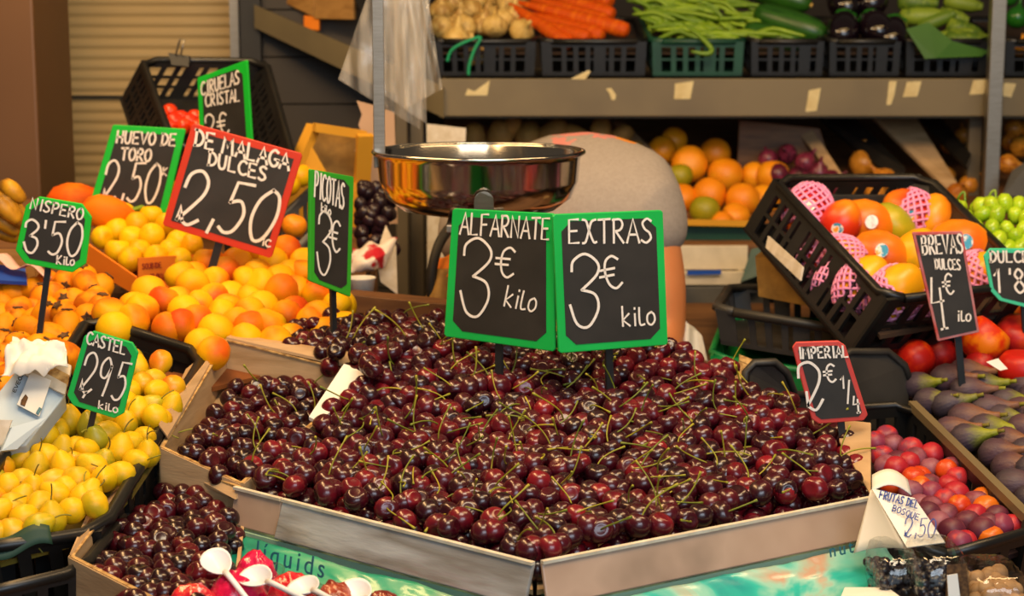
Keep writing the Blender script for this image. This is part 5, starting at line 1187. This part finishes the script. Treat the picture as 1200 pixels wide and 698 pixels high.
# dark grapes, red and white bag, cup
tdg = thing('grape_bunch', 'bunch of dark grapes between the PICOTAS sign and the steel post', 'grapes', P(438,300,3.2), 'bunches of dark grapes')
for i in range(46):
    x, y = rng.uniform(418, 462), rng.uniform(214, 292)
    if x < 420+ (y-214)*.05: continue
    o = bpy.data.objects.new('grape', me('grape', 'dgrape')); COL.objects.link(o); o.parent = tdg; o.location = P(x, y, 3.2-.0012*(y-214)+rng.uniform(-.02, .02)) - ORG[tdg.name]; o.rotation_euler = rand_rot(rng, 1).to_euler(); o.scale = (.95,)*3
mb = MB(); mb.tube([P(438,300,3.2), P(440,214,3.24)], .003, 6); mb.build('stalk', M['pearstem'], tdg)
M['redwhite'] = mat('red_and_white_print', '#e8dcd4', '#b81c2c', scale=26, rough=0.4, contrast=(.48, .54))
mb = MB(); mb.grid(P(408,318,3.0), P(452,312,3.02), P(466,278,3.06), P(414,290,3.04), 14, 8, lambda u, v: V((0,-.05*math.sin(u*3.1)*math.sin(.4+v*2.6),.01*noise.noise((u*4,v*4,1)))), 0, .002)
tag(mb.build('paper_bag', M['redwhite']), 'red and white printed bag behind the PICOTAS sign', 'bag')
mb = MB(); mb.prism([P(440,300,3.05), P(452,264,3.08), P(464,290,3.07), P(466,345,3.03), P(446,330,3.03)], (0, .012, 0)); tag(mb.build('cardboard_flap', M['cardrim']), 'pointed pale cardboard flap left of the steel post', 'cardboard')
mb = MB(); cp_ = P(424,350,2.92); mb.lathe([(0,0),(.018,0),(.023,.034),(.0245,.036),(.0235,.037),(.0215,.035),(.017,.003),(0,.003)], 24, Matrix.Translation(cp_)); tag(mb.build('paper_cup', M['paper']), 'white paper cup behind the PICOTAS sign on the wooden rail', 'cup')
# black crate of tomatoes at the back left, its stand, the clip
tv = P(138,116,3.62) - P(166,70,3.6)
crate('plastic_crate', 'black plastic crate of small tomatoes tipped forward before the shutter', [P(204,172,3.20), P(345,190,3.20), P(312,72,3.62), P(166,70,3.6)], tv, M['plastic_k'], group='black plastic fruit crates', slots=(12,3), rim=.013, inset=.03)
for i, (x, y) in enumerate(((181,126),(190,134),(199,131),(192,142),(205,141),(212,138),(222,143),(229,137),(216,148),(200,150),(232,149))):
    Yt = 3.52-.006*(y-125); put('tomato', 'tomato', 'tomato', P(x, y, Yt), rand_rot(rng, 2), .98, f'small red tomato in the tipped black crate, {nth(i)} from the left' , 'tomato', 'small tomatoes in the tipped crate')
tcl = thing('binder_clip', 'black binder clip on the top rim of the tomato crate', 'clip', P(210,70,3.59))
mb = MB(); mb.prism([P(197,62,3.585), P(222,66,3.585), P(221,78,3.57), P(201,76,3.57)], (0,.012,0)); mb.build('body', M['rubber'], tcl)
mb = MB(); mb.tube([P(206,64,3.58), P(211,46,3.58), P(216,46,3.58), P(212,64,3.58)], .002, 5); mb.build('wire_handle', M['steelb'], tcl)
mb = MB(); z0 = counter_z(-.7, 3.35); s0, s1 = P(168,205,3.36), P(300,205,3.36); mb.box(((s0.x+s1.x)/2, 3.42, (s0.z+z0)/2), (s1.x-s0.x, .06, s0.z-z0-.004)); tag(mb.build('crate_stand', M['wood'], None, .003), 'plain wooden stand behind the two signs, under the tomato crate', 'stand')
# ------------------------------------------------------------------ the back shelf's crates
SZt = P(700, 92, SY).z + .0
def shelf_crate(label, x0, x1, m='plastic_k', Y=SY+.03, h=.085, dep=.42, depth_tilt=.05, cat='crate'):
    a, b = P(x0, 60, Y), P(x1, 60, Y); z = SZt + h
    T = [V((a.x, Y, z)), V((b.x, Y, z)), V((b.x, Y+dep, z+depth_tilt)), V((a.x, Y+dep, z+depth_tilt))]
    crate('vegetable_crate', label, T, (0, 0, -h+.004), M[m], slots=(12,2), rim=.013, group='crates on the back shelf', bed=None, inset=.03)
    t = bpy.data.objects[[o.name for o in COL.objects if o.name.startswith('vegetable_crate')][-1]]
    mb = MB(); mb.slab(T[0]+V((.01,.01,-.03)), T[1]+V((-.01,.01,-.03)), T[2]+V((-.01,-.01,-.01)), T[3]+V((.01,-.01,-.01)), .004); mb.build('liner', M['bed'], t); return t  # added dark sheet, its colour gives the shade between the vegetables
shelf_crate('black crate of garlic on the back shelf, tied with green twine', 506, 628)
shelf_crate('black crate of carrots on the back shelf', 634, 758)
shelf_crate('dark green crate of green beans on the back shelf', 764, 872, 'plastic_g')
shelf_crate('black crate of cucumbers on the back shelf', 880, 966)
shelf_crate('black crate of aubergines on the back shelf', 972, 1056)
shelf_crate('black crate of courgettes on the back shelf, beside the metal post', 1062, 1158)
shelf_crate('black crate of peppers on the back shelf, right of the metal post', 1178, 1290)
GYf = affine((510,44,4.22), (600,44,4.22), (550,0,4.42))
fruit_heap('garlic_bulb', 'garlic', [(506,46),(503,-16),(612,-16),(612,46)], GYf, .062, [('cream garlic bulb', 'garlic', 1)], 'on the back shelf', 'garlic', 'garlic bulbs on the shelf', 21, .15, .8, .1, 0, 1.4)
fruit_heap('garlic_bulb', 'garlic', [(512,64),(600,62),(600,48),(508,50)], affine((510,60,4.24),(600,60,4.24),(550,40,4.26)), .05, [('half hidden garlic bulb', 'garlic', 1)], 'behind the crate front', 'garlic', 'garlic bulbs behind the crate slats', 22, .1, .8, .05, 0, 1.4)
mb = MB(); mb.tube(crom([P(524,72,4.16), P(530,58,4.155), P(548,48,4.15), P(563,44,4.15), P(556,58,4.15), P(550,76,4.15), P(549,88,4.15)], 6), .004, 6); tag(mb.build('twine', M['twine']), 'green twine knotted to the front of the garlic crate', 'twine')
P_['carrot'] = lathed([(0,-.085),(.004,-.083),(.010,-.06),(.016,-.01),(.0195,.05),(.0205,.075),(.017,.084),(.008,.087),(0,.086)], 14, lambda t, z: 1+.02*math.sin(z*240))
for i, (p, q, dY, lb) in enumerate((((604,2),(735,36),0,'longest carrot at the front, tip pointing up left'), ((606,14),(706,42),.0,'front carrot just left of the longest one, ending before it'),
    ((620,-14),(718,18),.06,'carrot in the second layer, its blunt end at the right'), ((640,-22),(716,2),.1,'uppermost carrot, cut off by the top of the photo'), ((600,20),(690,45),-.01,'short carrot end lowest at the left front'), ((615,-4),(712,26),.04,'carrot lying between the longest one and the second layer'), ((596,4),(668,52),.0,'thin carrot lowest beside the garlic'))):
    a, b = P(*p, 4.34+dY), P(*q, 4.20+dY); R = point_to(b-a, i)
    put('carrot', 'carrot', 'carrot', (a+b)/2, R, (1.0, 1.0, (b-a).length/.17), lb, 'carrot', 'carrots on the back shelf')
def bean_pts(p, q, bend): a, b = p, q; c = (a+b)/2 + bend; return crom([a, a*.55+c*.45, c, b*.55+c*.45, b], 3)
polyBn = [(730,-8),(840,-10),(866,16),(888,34),(880,48),(770,46),(744,28)]
nb = 0
for i in range(150):
    x, y = rng.uniform(728, 888), rng.uniform(-10, 50)
    if not inpoly(x, y, polyBn): continue
    Y = 4.24 + .0045*(46-y) + rng.uniform(-.02, .03); a = P(x, y, Y); ang = rng.gauss(-.62, .35); L = rng.uniform(.10, .15)
    d = V((math.cos(ang), -.25, math.sin(ang)*.6))*L; b = a + d; 
    if y > 30: b.z = max(b.z, SZt+.09)
    pts = bean_pts(a, b, V((0, 0, rng.uniform(.004, .02)))); k = len(pts); mb = MB(); mb.tube(pts, [.0056*min(1, .35+.9*math.sin(math.pi*(j+.3)/(k-.4))) for j in range(k)], 6)
    w = 'near the front of' if y > 32 else 'in the middle of' if y > 12 else 'at the top of'
    side = 'left part' if x < 780 else 'centre' if x < 830 else 'right part'
    o = mb.build('green_bean', M['bean']); tag(o, f'green bean {w} the heap on the back shelf, {side}', 'green bean', 'green beans on the back shelf'); nb += 1
pts = crom([P(800,26,4.18), P(822,44,4.15), P(834,58,4.135), P(828,63,4.13), P(810,60,4.13)], 5); mb = MB(); mb.tube(pts, [.0062*min(1, .3+.9*math.sin(math.pi*(j+.5)/(len(pts)))) for j in range(len(pts))], 7)
tag(mb.build('green_bean', M['bean']), 'long curled green bean hanging over the front of its crate', 'green bean', 'green beans on the back shelf')
#mb = MB(); mb.slab(P(766,46,4.235), P(884,50,4.235), P(842,-14,4.56), P(726,-14,4.56), .006); bt = thing('bean_bed', 'dark sheet under the green beans on the back shelf', 'liner', P(800,46,4.24)); mb.build('sheet', M['liner_g'], bt); mb = MB(); mb.bar(P(766,50,4.23), P(884,54,4.23), .006, .01); mb.build('folded_edge', M['liner_g'], bt)
P_['cucumber'] = lathed([(0,-.13),(.008,-.129),(.022,-.12),(.031,-.09),(.034,-.02),(.034,.05),(.030,.095),(.020,.122),(.009,.131),(0,.131)], 16, lambda t, z: 1+.02*math.cos(8*t))
P_['stub'] = lathed([(0,.128),(.007,.129),(.006,.137),(0,.138)], 8)
for (p, q, Y, s, m, lb) in (((884,14),(968,42),4.26,1.0,'cucumber','large dark green cucumber with a pale tip, top of its crate'), ((872,34),(944,54),4.22,.8,'cucumber','darker cucumber under the large one, mostly hidden'), ((868,-18),(950,6),4.38,.9,'cucumber','cucumber at the back, cut off by the top of the photo')):
    a, b = P(*p, Y+.08), P(*q, Y); put('cucumber', 'cucumber', m, (a+b)/2, point_to(b-a), (s, s, (b-a).length/.262), lb, 'cucumber', 'cucumbers on the back shelf', (('tip', 'stub', 'garlic'),))
P_['aubergine'] = lathed([(0,-.075),(.02,-.072),(.040,-.055),(.051,-.02),(.048,.015),(.036,.05),(.024,.075),(0,.082)], 20)
P_['cap'] = lathed([(.034,.045),(.039,.050),(.029,.072),(.018,.086),(.008,.094),(.006,.115),(0,.116)], 12, lambda t, z: 1+.12*math.cos(5*t) if z < .06 else 1)
for (x, y, Y, d, lb) in ((988,34,4.26,(.2,.8,.5),'left glossy aubergine at the front of its crate'), (1026,32,4.25,(-.1,.9,.4),'large glossy aubergine in the middle of its crate'), (1046,40,4.24,(.3,.8,.5),'aubergine at the right, beside the green paper'), (988,2,4.38,(-.2,.8,.5),'aubergine at the back left, cut off by the top of the photo'), (1022,-2,4.38,(.2,.8,.5),'aubergine at the back right, cut off by the top of the photo')):
    put('aubergine', 'aubergine', 'aubergine', P(x, y, Y), point_to(d), .80, lb, 'aubergine', 'aubergines on the back shelf', (('calyx', 'cap', 'pepper'),))
P_['courgette'] = lathed([(0,-.085),(.010,-.084),(.019,-.075),(.0215,-.02),(.019,.05),(.013,.078),(.010,.092),(.011,.098),(0,.099)], 12, lambda t, z: 1+.05*math.cos(6*t))
for i, (p, q, Y, s, lb) in enumerate((((1050,2),(1098,4),4.36,1,'top left courgette, cut off by the top of the photo'), ((1052,20),(1108,18),4.30,1,'courgette lying level in the second layer at left'), ((1074,34),(1118,16),4.28,.8,'courgette lying aslant across the middle'), ((1098,16),(1134,24),4.30,.9,'short courgette in the second layer at right'), ((1108,28),(1152,44),4.26,1,'courgette sloping down to the right, third layer'), ((1104,46),(1168,50),4.22,1,'front courgette at the right, nearest the metal post'), ((1090,50),(1140,38),4.24,.9,'front courgette behind the fold of the green paper'), ((1104,0),(1150,8),4.38,.9,'top right courgette, cut off by the top of the photo'))):
    a, b = P(*p, Y+.02), P(*q, Y); put('courgette', 'courgette', 'courgette', (a+b)/2, point_to(b-a, i), (s*1.05, s*1.05, (b-a).length/.184), lb, 'courgette', 'courgettes on the back shelf')
mb = MB(); mb.prism([P(1062,34,4.15), P(1088,26,4.16), P(1116,48,4.15), P(1096,68,4.13), P(1084,69,4.13)], (0, .002, 0)); mb.slab(P(1096,68,4.13), P(1116,48,4.15), P(1160,60,4.17), P(1150,66,4.16), .002); tag(mb.build('green_paper', M['paperg']), 'folded green paper over the front of the courgette crate', 'paper')
for (x, y, Y, s, m, lb) in ((1192,20,4.3,.9,'pepper','dark green pepper right of the metal post'), (1196,56,4.24,.7,'pepper_o','orange pepper below the green one, right of the metal post'), (1182,-4,4.4,.8,'pepper','green pepper at the top beside the metal post')):
    put('pepper', 'onion', m, P(x, y, Y), point_to((.2,.2,.9)), s, lb, 'pepper', 'peppers on the back shelf')
# wooden crate on the slanting end shelf
tw = thing('wooden_crate', 'pale wooden crate with block feet on the slanting shelf at the top', 'crate', P(375,30,4.45), 'pale wooden crates')
mb = MB(); mb.slab(P(322,-2,4.5), P(367,20,4.42), P(372,-40,4.42), P(322,-50,4.5), -.012); mb.build('side_board', M['pine'], tw, .002)
mb = MB(); mb.slab(P(368,22,4.42), P(414,23,4.36), P(414,-40,4.36), P(370,-40,4.42), -.012); mb.build('front_board', M['pine'], tw, .002)
mb = MB(); mb.hexa([P(356,34,4.44), P(374,36,4.42), P(376,36,4.48), P(358,34,4.5), P(356,18,4.44), P(374,20,4.42), P(376,20,4.48), P(358,18,4.5)]); mb.build('block_foot', M['cardo'], tw, .002)
mb = MB(); mb.hexa([P(298,6,4.6), P(308,8,4.58), P(310,8,4.64), P(300,6,4.66), P(298,-10,4.6), P(308,-10,4.58), P(310,-10,4.64), P(300,-10,4.66)]); mb.build('block_foot', M['cardo'], tw, .002)
mb = MB(); mb.prism([P(416,0,4.34), P(432,30,4.30), P(420,-30,4.34)], (0,.05,0)); tag(mb.build('black_sack', M['rubber']), 'black sack corner at the top beside the wooden crate', 'sack')
# ------------------------------------------------------------------ lower deck: oranges, onions, dividers, boxes
orl = 'orange from left in the lower heap'
for i, (x, y, s, Y, m, lb) in enumerate(((790,164,.78,4.42,'orange','orange at the back left of the lower heap'), (838,180,.92,4.36,'orange','orange at the back, above the big front ones'),
    (808,192,1.05,4.26,'orange','big orange at the upper left, behind the green citrus fruit'), (850,204,1.0,4.24,'orange','big orange in the upper centre of the heap'), (797,206,.72,4.16,'lime','upper green citrus fruit beside the shirt sleeve'),
    (776,176,.85,4.36,'orange','orange at the far left, partly behind the person'), (884,206,.82,4.26,'orange','medium orange right of the big ones'), (906,206,.95,4.22,'orange','orange at the right, behind the corner of the mango crate'),
    (832,228,.98,4.10,'orange','big orange at the front, above the lower green fruit'), (870,234,.95,4.08,'orange','big orange at the front right of the heap'), (826,246,.82,4.0,'lime','lower green citrus fruit at the front of the oranges'),
    (862,254,.8,4.02,'orange','front orange sitting on the dark green box edge'), (895,235,.9,4.12,'orange','orange hidden behind the slats of the mango crate'), (800,232,.8,4.1,'orange','orange peeping out beside the shirt sleeve'), (846,262,.66,3.98,'orange','small orange lowest at the front edge'), (922,222,.8,4.2,'orange','orange at the far right of the heap behind the mango crate'))):
    put('orange', 'orange', m, P(x, y, Y), rand_rot(rng, 2), s*1.08, lb, 'orange' if m == 'orange' else 'citrus fruit', 'oranges on the lower deck')
for i, (x, y, s, lb) in enumerate(((900,186,.8,'at the top left of the dark pile'), (922,180,.8,'at the top centre of the dark pile'), (944,190,.85,'at the top right of the dark pile'), (912,204,.85,'in the middle left of the dark pile'), (936,208,.9,'in the centre of the dark pile'), (960,202,.85,'in the middle right of the dark pile'), (976,210,.8,'with a shiny spot, rightmost'), (950,224,.85,'low in the dark pile, above the mango crate'), (925,222,.8,'low at the left of the dark pile'), (984,222,.75,'low at the right, near the brown onion'))):
    put('red_onion', 'onion', 'ronion', P(x, y, 4.24-.003*(y-190)), rand_rot(rng, 2), s, f'red onion {lb}', 'onion', 'red onions on the lower deck')
for (x, y, s, Y, lb) in ((1012,190,1.15,4.3,'large brown onion behind the mango crate'), (1000,218,.85,4.2,'brown onion low at the left, beside the red onions'), (1036,210,.95,4.22,'pale brown onion above the mango crate rim'), (1026,226,.8,4.15,'brown onion just above the raised end of the mango crate'), (1122,226,.85,4.15,'brown onion beside the green grapes'), (1136,216,.8,4.22,'brown onion at the foot of the metal post'), (1108,206,.8,4.3,'dull brown onion behind the cardboard divider'), (1134,180,.7,4.4,'small pale onion high beside the metal post'), (1112,170,.7,4.45,'small onion at the back, left of the metal post'), (1128,158,.7,4.5,'dim onion at the top, left of the metal post'),
    (1188,150,.75,4.4,'orange-brown onion at the back, right of the metal post'), (1196,172,.85,4.3,'brown onion right of the metal post, behind the grey box'), (1182,192,.8,4.22,'brown onion just right of the metal post'), (1206,150,.8,4.4,'brown onion at the right edge at the back'), (1184,166,.75,4.35,'brown onion tucked against the metal post at right')):
    put('brown_onion', 'onion', 'onion', P(x, y, Y), rand_rot(rng, 2), s, lb, 'onion', 'brown onions on the lower deck')
for i, (x, y, s) in enumerate(((556,164,1.1), (586,160,1.15), (618,160,1.2), (648,156,1.1), (676,160,1.0), (704,152,.9), (728,160,.9), (600,148,.9), (690,172,.9), (742,176,.9))):
    put('potato', 'potato', 'potato', P(x, y, 4.38), rand_rot(rng, 2), s, f'dim brown potato behind the scale pan and shirt, {nth(i)} from left' , 'potato', 'potatoes on the lower deck')
def divider(pts, Y0, Y1, m, label, th=.012):
    mb = MB(); (a, b, c, d) = pts; mb.slab(P(*a, Y1), P(*b, Y0), P(*c, Y0), P(*d, Y1), th); tag(mb.build('crate_divider', M[m], None, .002), label, 'crate side', 'slanting crate sides on the lower deck')
divider([(722,148),(786,206),(792,200),(728,140)], 4.15, 4.6, 'card', 'thin brown slanting crate side between potatoes and oranges')
divider([(862,226),(985,226),(960,150),(866,140)], 4.34, 4.36, 'wood', 'broad brown crate end standing behind the red onions')
divider([(938,160),(990,226),(998,222),(952,152)], 4.12, 4.35, 'card', 'brown slanting crate side between red and brown onions')
divider([(958,140),(1056,222),(1060,200),(1000,140)], 4.2, 4.4, 'plastic_k', 'black slanting crate side behind the brown onions')
divider([(1022,140),(1112,228),(1122,220),(1072,140)], 4.16, 4.4, 'card', 'brown slanting crate side left of the metal post')
divider([(1076,140),(1132,200),(1138,186),(1100,140)], 4.18, 4.4, 'plastic_k', 'black slanting crate side right before the metal post')
mb = MB(); mb.slab(P(1176,228,4.0), P(1215,234,4.0), P(1215,180,4.05), P(1186,200,4.05), -.02); tag(mb.build('carton', M['plastic_grey']), 'grey carton corner to the right of the metal post', 'carton')
boxed('green_tray', 'dark green box edge holding the oranges', 'box', 790, 888, 262, 288, 3.88, .25, M['plastic_g'])
mb = MB(); mb.bar(P(790,260,3.86), P(888,262,3.86), .02, .012); tag(mb.build('box_edge_strip', M['cardy']), 'yellow card strip along the top edge of the dark green orange box', 'strip')
boxed('foam_box', 'cream foam box under the dark green orange box', 'box', 795, 876, 288, 316, 3.84, .25, M['styro'], .012, False, 'pale boxes under the oranges')
boxed('foam_box', 'lower cream box with a blue stripe beside the arm', 'box', 798, 872, 318, 334, 3.82, .25, M['styro'], .012, False, 'pale boxes under the oranges')
mb = MB(); mb.slab(P(805,322,3.81), P(845,321,3.81), P(845,316,3.81), P(805,317,3.81), .003); tag(mb.build('blue_label', M['blue']), 'blue strip on the lower cream box beside the arm', 'label')
boxed('grey_box', 'grey box lowest beside the arm, under the cream boxes', 'box', 798, 900, 336, 374, 3.80, .3, M['plastic_grey'])
mb = MB(); mb.slab(P(868,330,3.70), P(902,318,3.70), P(905,286,3.72), P(880,292,3.72), -.2); tag(mb.build('green_box', M['plastic_g']), 'dark green box between the cream boxes and the mango crate', 'box')
mb = MB(); mb.grid(P(796,428,2.95), P(830,428,2.95), P(822,392,3.0), P(800,372,3.0), 8, 8, lambda u, v: V((0,-.015*math.sin(u*7),0)), 0, .002); tag(mb.build('paper_sheet', M['paper']), 'white paper sheet behind the arm, beside the dusty black crate', 'paper')
# stands holding up the boxes beside the arm
zz = P(840,376,3.8).z; mb = MB(); mb.box((P(848,374,3.8).x, 3.95, zz/2-.002), (.18, .28, zz-.006)); tag(mb.build('plinth', M['plastic_grey']), 'dark plinth under the grey box behind the arm', 'plinth')

# ------------------------------------------------------------------ front ledge: fruit cups with spoons
def cup(x, y, Y, r, m, label):
    c = P(x, y, Y); t = thing('fruit_cup', label, 'fruit cup', c + V((0, 0, -.085)), 'cut fruit cups with spoons')
    mb = MB(); mb.lathe([(0,-.084),(r*.72,-.084),(r*.98,0),(r*1.03,.001),(r*1.03,-.002),(r*.70,-.082),(0,-.082)], 32, Matrix.Translation(c)); mb.build('clear_cup', M['clam'], t)
    mb = MB(); rr = random.Random(int(x)); mb.ball(c+V((0,0,-.032)), (r*.9, r*.9, .052), 28, 18, None, 0, lambda d: 1+.10*noise.noise((d*3.2+V((x,0,0)))) + .05*noise.noise(d*9+V((0,x,0)))); mb.build('cut_fruit', M[m], t)
    return t
cup(226,706,1.70,.038,'pulpr','cup of pale red cut fruit at the bottom edge, leftmost')
cup(278,690,1.74,.040,'pulp','cup of magenta cut fruit under the two left spoons')
cup(300,668,1.80,.030,'pulp','cup of magenta cut fruit behind, beside the second spoon')
cup(342,692,1.74,.034,'pulpr','cup of deep red cut fruit beside the third spoon')
cup(392,704,1.70,.034,'pulpb','cup of brownish red cut fruit under the rightmost spoon')
cup(448,714,1.70,.032,'pulpb','cup of brownish red cut fruit at the bottom edge, rightmost')
def spoon(b, e, Y, label, s=1.0):
    B = P(*b, Y); E = P(*e, Y-.05); d = (E-B).normalized(); n = V((0,-.55,.83)); n = (n-d*n.dot(d)).normalized(); x = d.cross(n)
    R = Matrix((x, d, n)).transposed(); t = thing('spoon', label, 'spoon', B, 'white plastic spoons')
    mb = MB(); nu, nv = 20, 8; vs = []; fs = []
    for sgn in (0, 1):
        for i in range(nv+1):
            rr = i/nv
            for j in range(nu):
                a = 2*math.pi*j/nu; px, py = rr*.0145*math.cos(a), rr*.020*math.sin(a)
                px *= 1-.18*math.sin(a)*rr; z = -.0065*(1-rr*rr) - (0 if sgn else .0012)
                vs.append(B + R @ (V((px, py, z))*s))
    W = nu
    for sgn in (0, 1):
        o = sgn*(nv+1)*W
        for i in range(nv):
            for j in range(nu): fs.append((o+i*W+j, o+i*W+(j+1) % W, o+(i+1)*W+(j+1) % W, o+(i+1)*W+j))
    for j in range(nu): fs.append((nv*W+j, nv*W+(j+1) % W, (2*nv+1)*W+(j+1) % W, (2*nv+1)*W+j))
    mb.add(vs, fs, 0, True); mb.build('bowl', M['plastic_w'], t)
    mb = MB(); pts = [B + R @ V((0, .018*s+k*.012, (.0005 if k else -.001))) for k in range(7)]; mb.tube(pts, [.0036,.0032,.003,.003,.003,.003,.003], 8); mb.build('handle', M['plastic_w'], t)
spoon((254,657),(288,700), 1.745, 'white plastic spoon with its handle down right, leftmost of four', 1.05)
spoon((300,674),(345,696), 1.725, 'white plastic spoon, second from left, lying over the magenta fruit', 1.1)
spoon((356,685),(388,702), 1.705, 'white plastic spoon, third from left, over the red fruit', 1.1)
spoon((415,691),(452,716), 1.690, 'white plastic spoon, rightmost of four, before the teal film', 1.2)
# ------------------------------------------------------------------ folded price paper and clear boxes at lower right
tpp = thing('price_paper', 'folded white paper price note FRUTAS DEL BOSQUE written in blue pen', 'price note', P(1050,660,1.86))
pa, pb, pc_, pd = P(1022,573,1.90), P(1072,584,1.86), P(1108,636,1.80), P(1063,642,1.80)
mb = MB(); mb.slab(pa, pd, pc_, pb, .0012); mb.build('front_leaf', M['paper'], tpp)
mb = MB(); mb.grid(P(1000,648,1.88), P(1062,643,1.805), pa, P(1020,574,1.91), 10, 6, lambda u, v: V((0,.012*math.sin(u*3.1)*(1-v),0)), 0, .001); mb.build('back_leaf', M['paper'], tpp)
mb = MB(); mb.grid(P(1022,575,1.92), P(1068,580,1.93), P(1064,562,1.97), P(1022,556,1.96), 10, 4, lambda u, v: V((0,0,.01*math.sin(u*3.1))), 0, .001); mb.build('curled_top', M['paper'], tpp)
fp = Face(pa, pb, pd); mb = MB()
write(mb, fp, 'FRUTAS DEL', 1030,583, 1076,596, 9, 1.6); write(mb, fp, 'BOSQUE', 1045,598, 1077,610, 7, 1.3); write(mb, fp, '2.50'.replace('.', ','), 1060,628, 1098,630, 22, 1.6); mb.build('pen_writing', M['ink'], tpp)
def clam(x0, x1, y0, y1, Y, label, content, cm, dY=.10):
    a, b = P(x0, y1, Y), P(x1, y1, Y); top = P((x0+x1)/2, y0, Y+.03).z; c = V(((a.x+b.x)/2, Y+dY/2, a.z)); w = b.x-a.x; h = top-a.z
    t = thing('clear_box', label, 'plastic box', c, 'clear plastic boxes at the lower right')
    def dome(z0, z1, sgn):
        mb = MB(); prof = [(1.0,0),(1.0,.1),(.96,.45),(.86,.85),(.7,1.0),(0,1.0)]
        vs = []; fs = []; seg = 40
        for (r, z) in prof:
            for j in range(seg):
                t_ = 2*math.pi*j/seg; ct, st = math.cos(t_), math.sin(t_); q = (abs(ct)**5+abs(st)**5)**(-1/5)
                k = 1+.025*math.cos(18*t_)
                vs.append(V((c.x+ct*q*r*k*w/2, c.y+st*q*r*k*dY/2, z0+(z1-z0)*z)))
        for i in range(len(prof)-1):
            for j in range(seg): fs.append((i*seg+j, i*seg+(j+1) % seg, (i+1)*seg+(j+1) % seg, (i+1)*seg+j))
        mb.add(vs, fs, 0, True); return mb
    dome(c.z+h*.45, c.z+h, 1).build('lid', M['clam'], t); dome(c.z+h*.43, c.z, -1).build('tub', M['clam'], t)
    return t, c, w, h
def fill(parent, c, w, h, dY, kind, m, d, n, seed):
    r = random.Random(seed); mb = MB()
    for i in range(n):
        p = c + V((r.uniform(-.40, .40)*w, r.uniform(-.40, .40)*dY, r.uniform(.08, .50)*h)); mb.ball(p, (d*r.uniform(.8, 1.1), d, d*r.uniform(.7, 1)), 8, 6, rand_rot(r, 2))
    o = mb.build(kind, M[m], parent); o['kind'] = 'stuff'
t, c, w, h = clam(1030,1084,646,716, 1.76, 'clear plastic box of dark berries below the folded price note', 0, 0); fill(t, c, w, h, .1, 'berries', 'berry', .0065, 150, 1)
t, c, w, h = clam(1076,1140,644,720, 1.70, 'clear plastic box of dark berries with a small white label', 0, 0); fill(t, c, w, h, .1, 'berries', 'berry', .0065, 160, 2)
mb = MB(); mb.slab(P(1112,706,1.685), P(1126,706,1.685), P(1122,672,1.69), P(1110,674,1.69), -.002); mb.build('white_label', M['paper'], t)
mb = MB(); mb.slab(P(1108,712,1.688), P(1138,712,1.688), P(1132,660,1.695), P(1110,662,1.695), -.001); mb.build('brown_label', M['calyx'], t)
t, c, w, h = clam(1140,1212,668,724, 1.72, 'clear plastic tub of brown nuts at the lower right corner', 0, 0); fill(t, c, w, h, .1, 'nuts', 'nut', .011, 60, 3)
mb = MB(); mb.slab(P(985,702,1.74), P(1062,706,1.72), P(1040,690,1.78), P(990,690,1.80), .002); tag(mb.build('printed_leaflet', M['paper']), 'white leaflet lying at the bottom edge beside the berry boxes', 'leaflet')
# lower black crate rims at the left corner and right corner
crate('plastic_crate', 'lower black crate at the bottom left corner below the pear crate', [P(-60,705,1.72), P(95,668,1.79), P(150,600,2.0), P(-60,640,1.9)], (0,0,-.07), M['plastic_k'], group='black plastic fruit crates', slots=(8,1), rim=.012)
